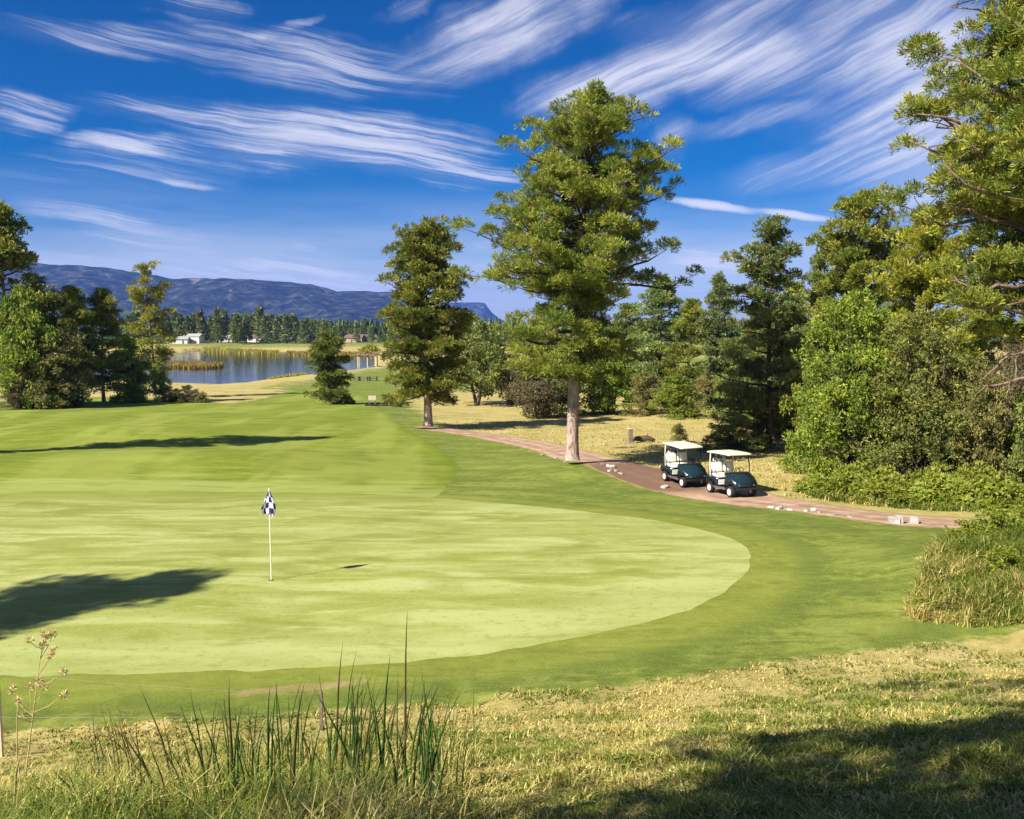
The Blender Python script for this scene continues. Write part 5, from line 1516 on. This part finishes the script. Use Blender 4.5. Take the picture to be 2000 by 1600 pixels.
def s_foot(r2, n):
    lo, hi = FOOT.min(0), FOOT.max(0); q = lo + (hi - lo) * r2.random((n * 3, 2))
    q = q[poly_sdf(FOOT, q[:, 0], q[:, 1]) < .3 * r2.random(len(q))]
    return q[:n, 0], q[:n, 1]
tall('oak_foot_grass', s_foot, 26000, .04, .38, .040, .70, 32, .8)
def s_fore(r2, n):
    px = r2.uniform(-60, 930, n); t_ = r2.random(n)
    th = np.arctan((px - 1000) / FPX); y = np.exp(r2.uniform(math.log(2.8), math.log(9.5), n))
    x = (px - 1000) / FPX * (y + .3)
    k_ = r2.random(n) < np.clip(1.15 - (px / 1050) ** 2, .15, 1) * np.clip((10.5 - y) / 4, .25, 1)
    return x[k_], y[k_]
tall('bank_grass', s_fore, 24000, .06, .32, .008, .36, 33, .7)
def s_meadow(r2, n):
    px = r2.uniform(860, 1990, n); py = r2.uniform(800, 1000, n)
    d = np.stack([ray(a_, b_) for a_, b_ in zip(px, py)]); t_ = (-1.5 - CAM_Z) / d[:, 2]
    X, Y = d[:, 0] * t_, d[:, 1] * t_
    k_ = (dryness(X, Y) > .6) & (sd_path(X, Y) > .15)
    return X[k_], Y[k_]
tall('meadow_grass', s_meadow, 26000, .04, .20, .05, -.25, 34, .8)

# tall reed stems in front, gathered in clumps
STEM = {}
def stem_mesh(key, ln_, bend, w):
    t = np.linspace(0, 1, 9)
    pth = np.stack([bend * t ** 2, .04 * np.sin(t * 5), ln_ * t * (1 - .08 * abs(bend) * t)], -1)
    rad_ = w * (1 - t ** 2.2 * .93)
    V, F = tube(pth, rad_, 5)
    V[:, 1] = V[:, 1] * 1.0
    return V, F
for nm, c0, c1 in (('reed_green', (.018, .055, .010), (.055, .12, .02)), ('reed_brown', (.05, .04, .014), (.14, .12, .04)), ('reed_straw', (.34, .27, .10), (.55, .46, .22))):
    m, gg, o = new_mat(nm)
    tcx = gg.node('ShaderNodeTexCoord').outputs['Object']
    principled(gg, o, gg.ramp(gg.noise(gg.mapping(tcx, scale=(9, 9, 3)), 2, 4, .6), [(.3, c0), (.7, c1)]), .55, .3)
def reed_clump(label, stems, mat='reed_green', group=None):
    """stems: (base_px, base_py, tip_px, tip_py, half width)"""
    b0 = ground_at(stems[0][0], stems[0][1])
    r = empty('reed_clump', b0); tag(r, label, 'reeds', group)
    for i, (bx, by, tx, ty, w) in enumerate(stems):
        w = w * 1.05; g0 = ground_at(bx, by)
        h_ = top_z((g0[0], g0[1], g0[2]), ty)
        bend = size_at(g0[1] + .3, tx - bx)
        V, F = stem_mesh(None, h_, bend, w)
        V = V + (np.array(g0) - np.array(b0) + np.array([0, 0, -.03]))
        mt = mat if i % 4 else ('reed_brown' if mat == 'reed_green' else mat)
        link('stem', mk_mesh('stem', V, F, smooth_shade=True, mats=[MATS[mt]]), r)
rs = np.random.default_rng(55)
def fill(x0, x1, y0, y1, n, tipmin, tipmax, w=.008, sl=.25):
    n = int(n * 3.6)
    outp = []
    for i in range(n):
        bx = rs.uniform(x0, x1); by = rs.uniform(y0, y1); ty = rs.uniform(tipmin - 45, tipmax - 20)
        outp.append((bx, by, bx + rs.normal(.35, .5) * sl * (by - ty), ty, w * rs.uniform(.6, 1.2)))
    return outp
reed_clump('tallest dark reed clump, with one stem standing far above the others', [(790, 1540, 801, 1180, .010), (745, 1560, 768, 1260, .011), (760, 1500, 785, 1330, .007), (775, 1585, 740, 1350, .008), (700, 1520, 790, 1340, .009), (805, 1590, 845, 1318, .007)] + fill(730, 860, 1480, 1590, 9, 1330, 1470))
reed_clump('reed clump of tall curved stems left of the tallest dark reed clump', [(655, 1530, 677, 1240, .010), (672, 1490, 703, 1255, .008), (685, 1500, 716, 1288, .007), (640, 1560, 660, 1370, .008), (690, 1590, 735, 1320, .008)] + fill(640, 730, 1480, 1590, 9, 1330, 1480))
reed_clump('reed clump with one thick slanting stem over the bare soil strip', [(568, 1590, 604, 1312, .012), (560, 1500, 600, 1306, .007), (520, 1570, 538, 1318, .009), (600, 1595, 640, 1380, .007)] + fill(520, 640, 1480, 1590, 10, 1350, 1500))
reed_clump('upright dark reed clump near the middle of the wire fence', [(450, 1560, 459, 1310, .012), (445, 1520, 446, 1338, .007), (468, 1530, 466, 1365, .008), (430, 1585, 395, 1345, .006)] + fill(390, 500, 1490, 1590, 9, 1370, 1500))
reed_clump('bent brown reed clump with arching stems among the straw', [(330, 1560, 285, 1320, .007), (300, 1595, 245, 1400, .009), (290, 1570, 262, 1408, .008), (250, 1500, 185, 1408, .008), (150, 1595, 110, 1480, .009), (320, 1600, 300, 1420, .006)] + fill(180, 380, 1510, 1595, 10, 1400, 1520, .006, -.2), 'reed_brown')
reed_clump('thin short reed clump at the right end of the reeds', [(865, 1450, 890, 1332, .007), (840, 1420, 848, 1320, .005), (828, 1430, 832, 1314, .005), (915, 1470, 940, 1398, .006), (838, 1595, 838, 1440, .007), (880, 1500, 878, 1350, .004)] + fill(820, 930, 1440, 1560, 6, 1360, 1470, .005))
reed_clump('pale straw stems lying crossed at the left foot of the bank', [(20, 1600, 60, 1450, .010), (60, 1590, 150, 1500, .009), (130, 1598, 290, 1500, .008), (250, 1598, 380, 1520, .006), (40, 1560, 5, 1480, .007)], 'reed_straw')
# dry flowering weed
g0 = ground_at(45, 1560)
r = empty('dry_weed', g0); tag(r, 'tall pale dry weed with branching seed heads beside the fence post', 'weed')
hgt_ = top_z(g0, 1240); sx = size_at(g0[1] + .3, 1)
A = Acc()
def pxv(px, py): return np.array([(px - 45) * sx, 0.0, top_z(g0, py)])
mains = [[(45, 1560), (62, 1460), (80, 1360), (92, 1290), (102, 1242)], [(150, 1420), (135, 1370), (120, 1310), (115, 1270)], [(45, 1560), (38, 1480), (42, 1400), (46, 1370)]]
heads = Acc()
for ml in mains[:1] + mains[2:]:
    pth = np.array([pxv(*q) for q in ml]); t = np.linspace(0, 1, len(pth)); V, F = tube(pth, .007 * (1 - .6 * t), 5); A.add(V, F)
r5 = np.random.default_rng(6)
for i in range(16):
    z0 = r5.uniform(1255, 1420); bx = np.interp(z0, [1242, 1290, 1360, 1460], [102, 92, 80, 62])
    tx, ty = bx + r5.normal(8, 26), z0 - r5.uniform(15, 60)
    ty = max(ty, 1243)
    p0, p1 = pxv(bx, z0), pxv(tx, ty); p1[1] = r5.normal() * .06
    V, F = tube(np.stack([p0, (p0 + p1) / 2 + np.array([0, 0, -.02]), p1]), [.004, .003, .002], 4); A.add(V, F)
    q = unit(r5.normal(size=(26, 3))); C_ = np.tile(p1, (26, 1)) + q * .012
    V, F, T_ = sprays(C_, q + np.array([0, 0, .5]), .035, .010, 2, .4, r5, np.tile([[.55, .46, .22]], (26, 1))); heads.add(V, F, T_)
link('stalk', A.mesh('stalk', 'reed_straw', True), r)
link('seed_heads', heads.mesh('seed_heads', 'blades'), r)

# wire fence crossing the foot of the bank at the left
f0 = ground_at(3, 1480); f1 = ground_at(628, 1425)
r = empty('wire_fence', f0); tag(r, 'low wire fence with slim pale posts along the foot of the bank', 'fence')
fh = top_z(f0, 1300); fe = top_z(f1, 1352)
base = np.array(f0)
for i, u in enumerate((0.0, 1.0)):
    p = np.array(f0) * (1 - u) + np.array(f1) * u - base
    p[2] = hz(p[0] + base[0], p[1] + base[1]) - base[2]
    bm = bmesh.new(); box(bm, p[0] - .022, p[0] + .022, p[1] - .022, p[1] + .022, p[2] - .2, p[2] + (fh if i == 0 else fe)); finish('post', bm, 'wood_pale' if i == 0 else 'wood_grey', r, .006)
for k_ in (.45, .93):
    A0 = np.array([0, -.026, fh * k_]); p = np.array(f1) - base; A1 = np.array([p[0], p[1] - .026, p[2] + fe * k_])
    t = np.linspace(0, 1, 14)[:, None]; pts = A0 + (A1 - A0) * t - np.array([[0, 0, 1]]) * .03 * np.sin(t * PI)
    pts = np.vstack([A0 - (A1 - A0) * .4, pts]) 
    rod('wire', pts, .0020, 'wire', r, 5)
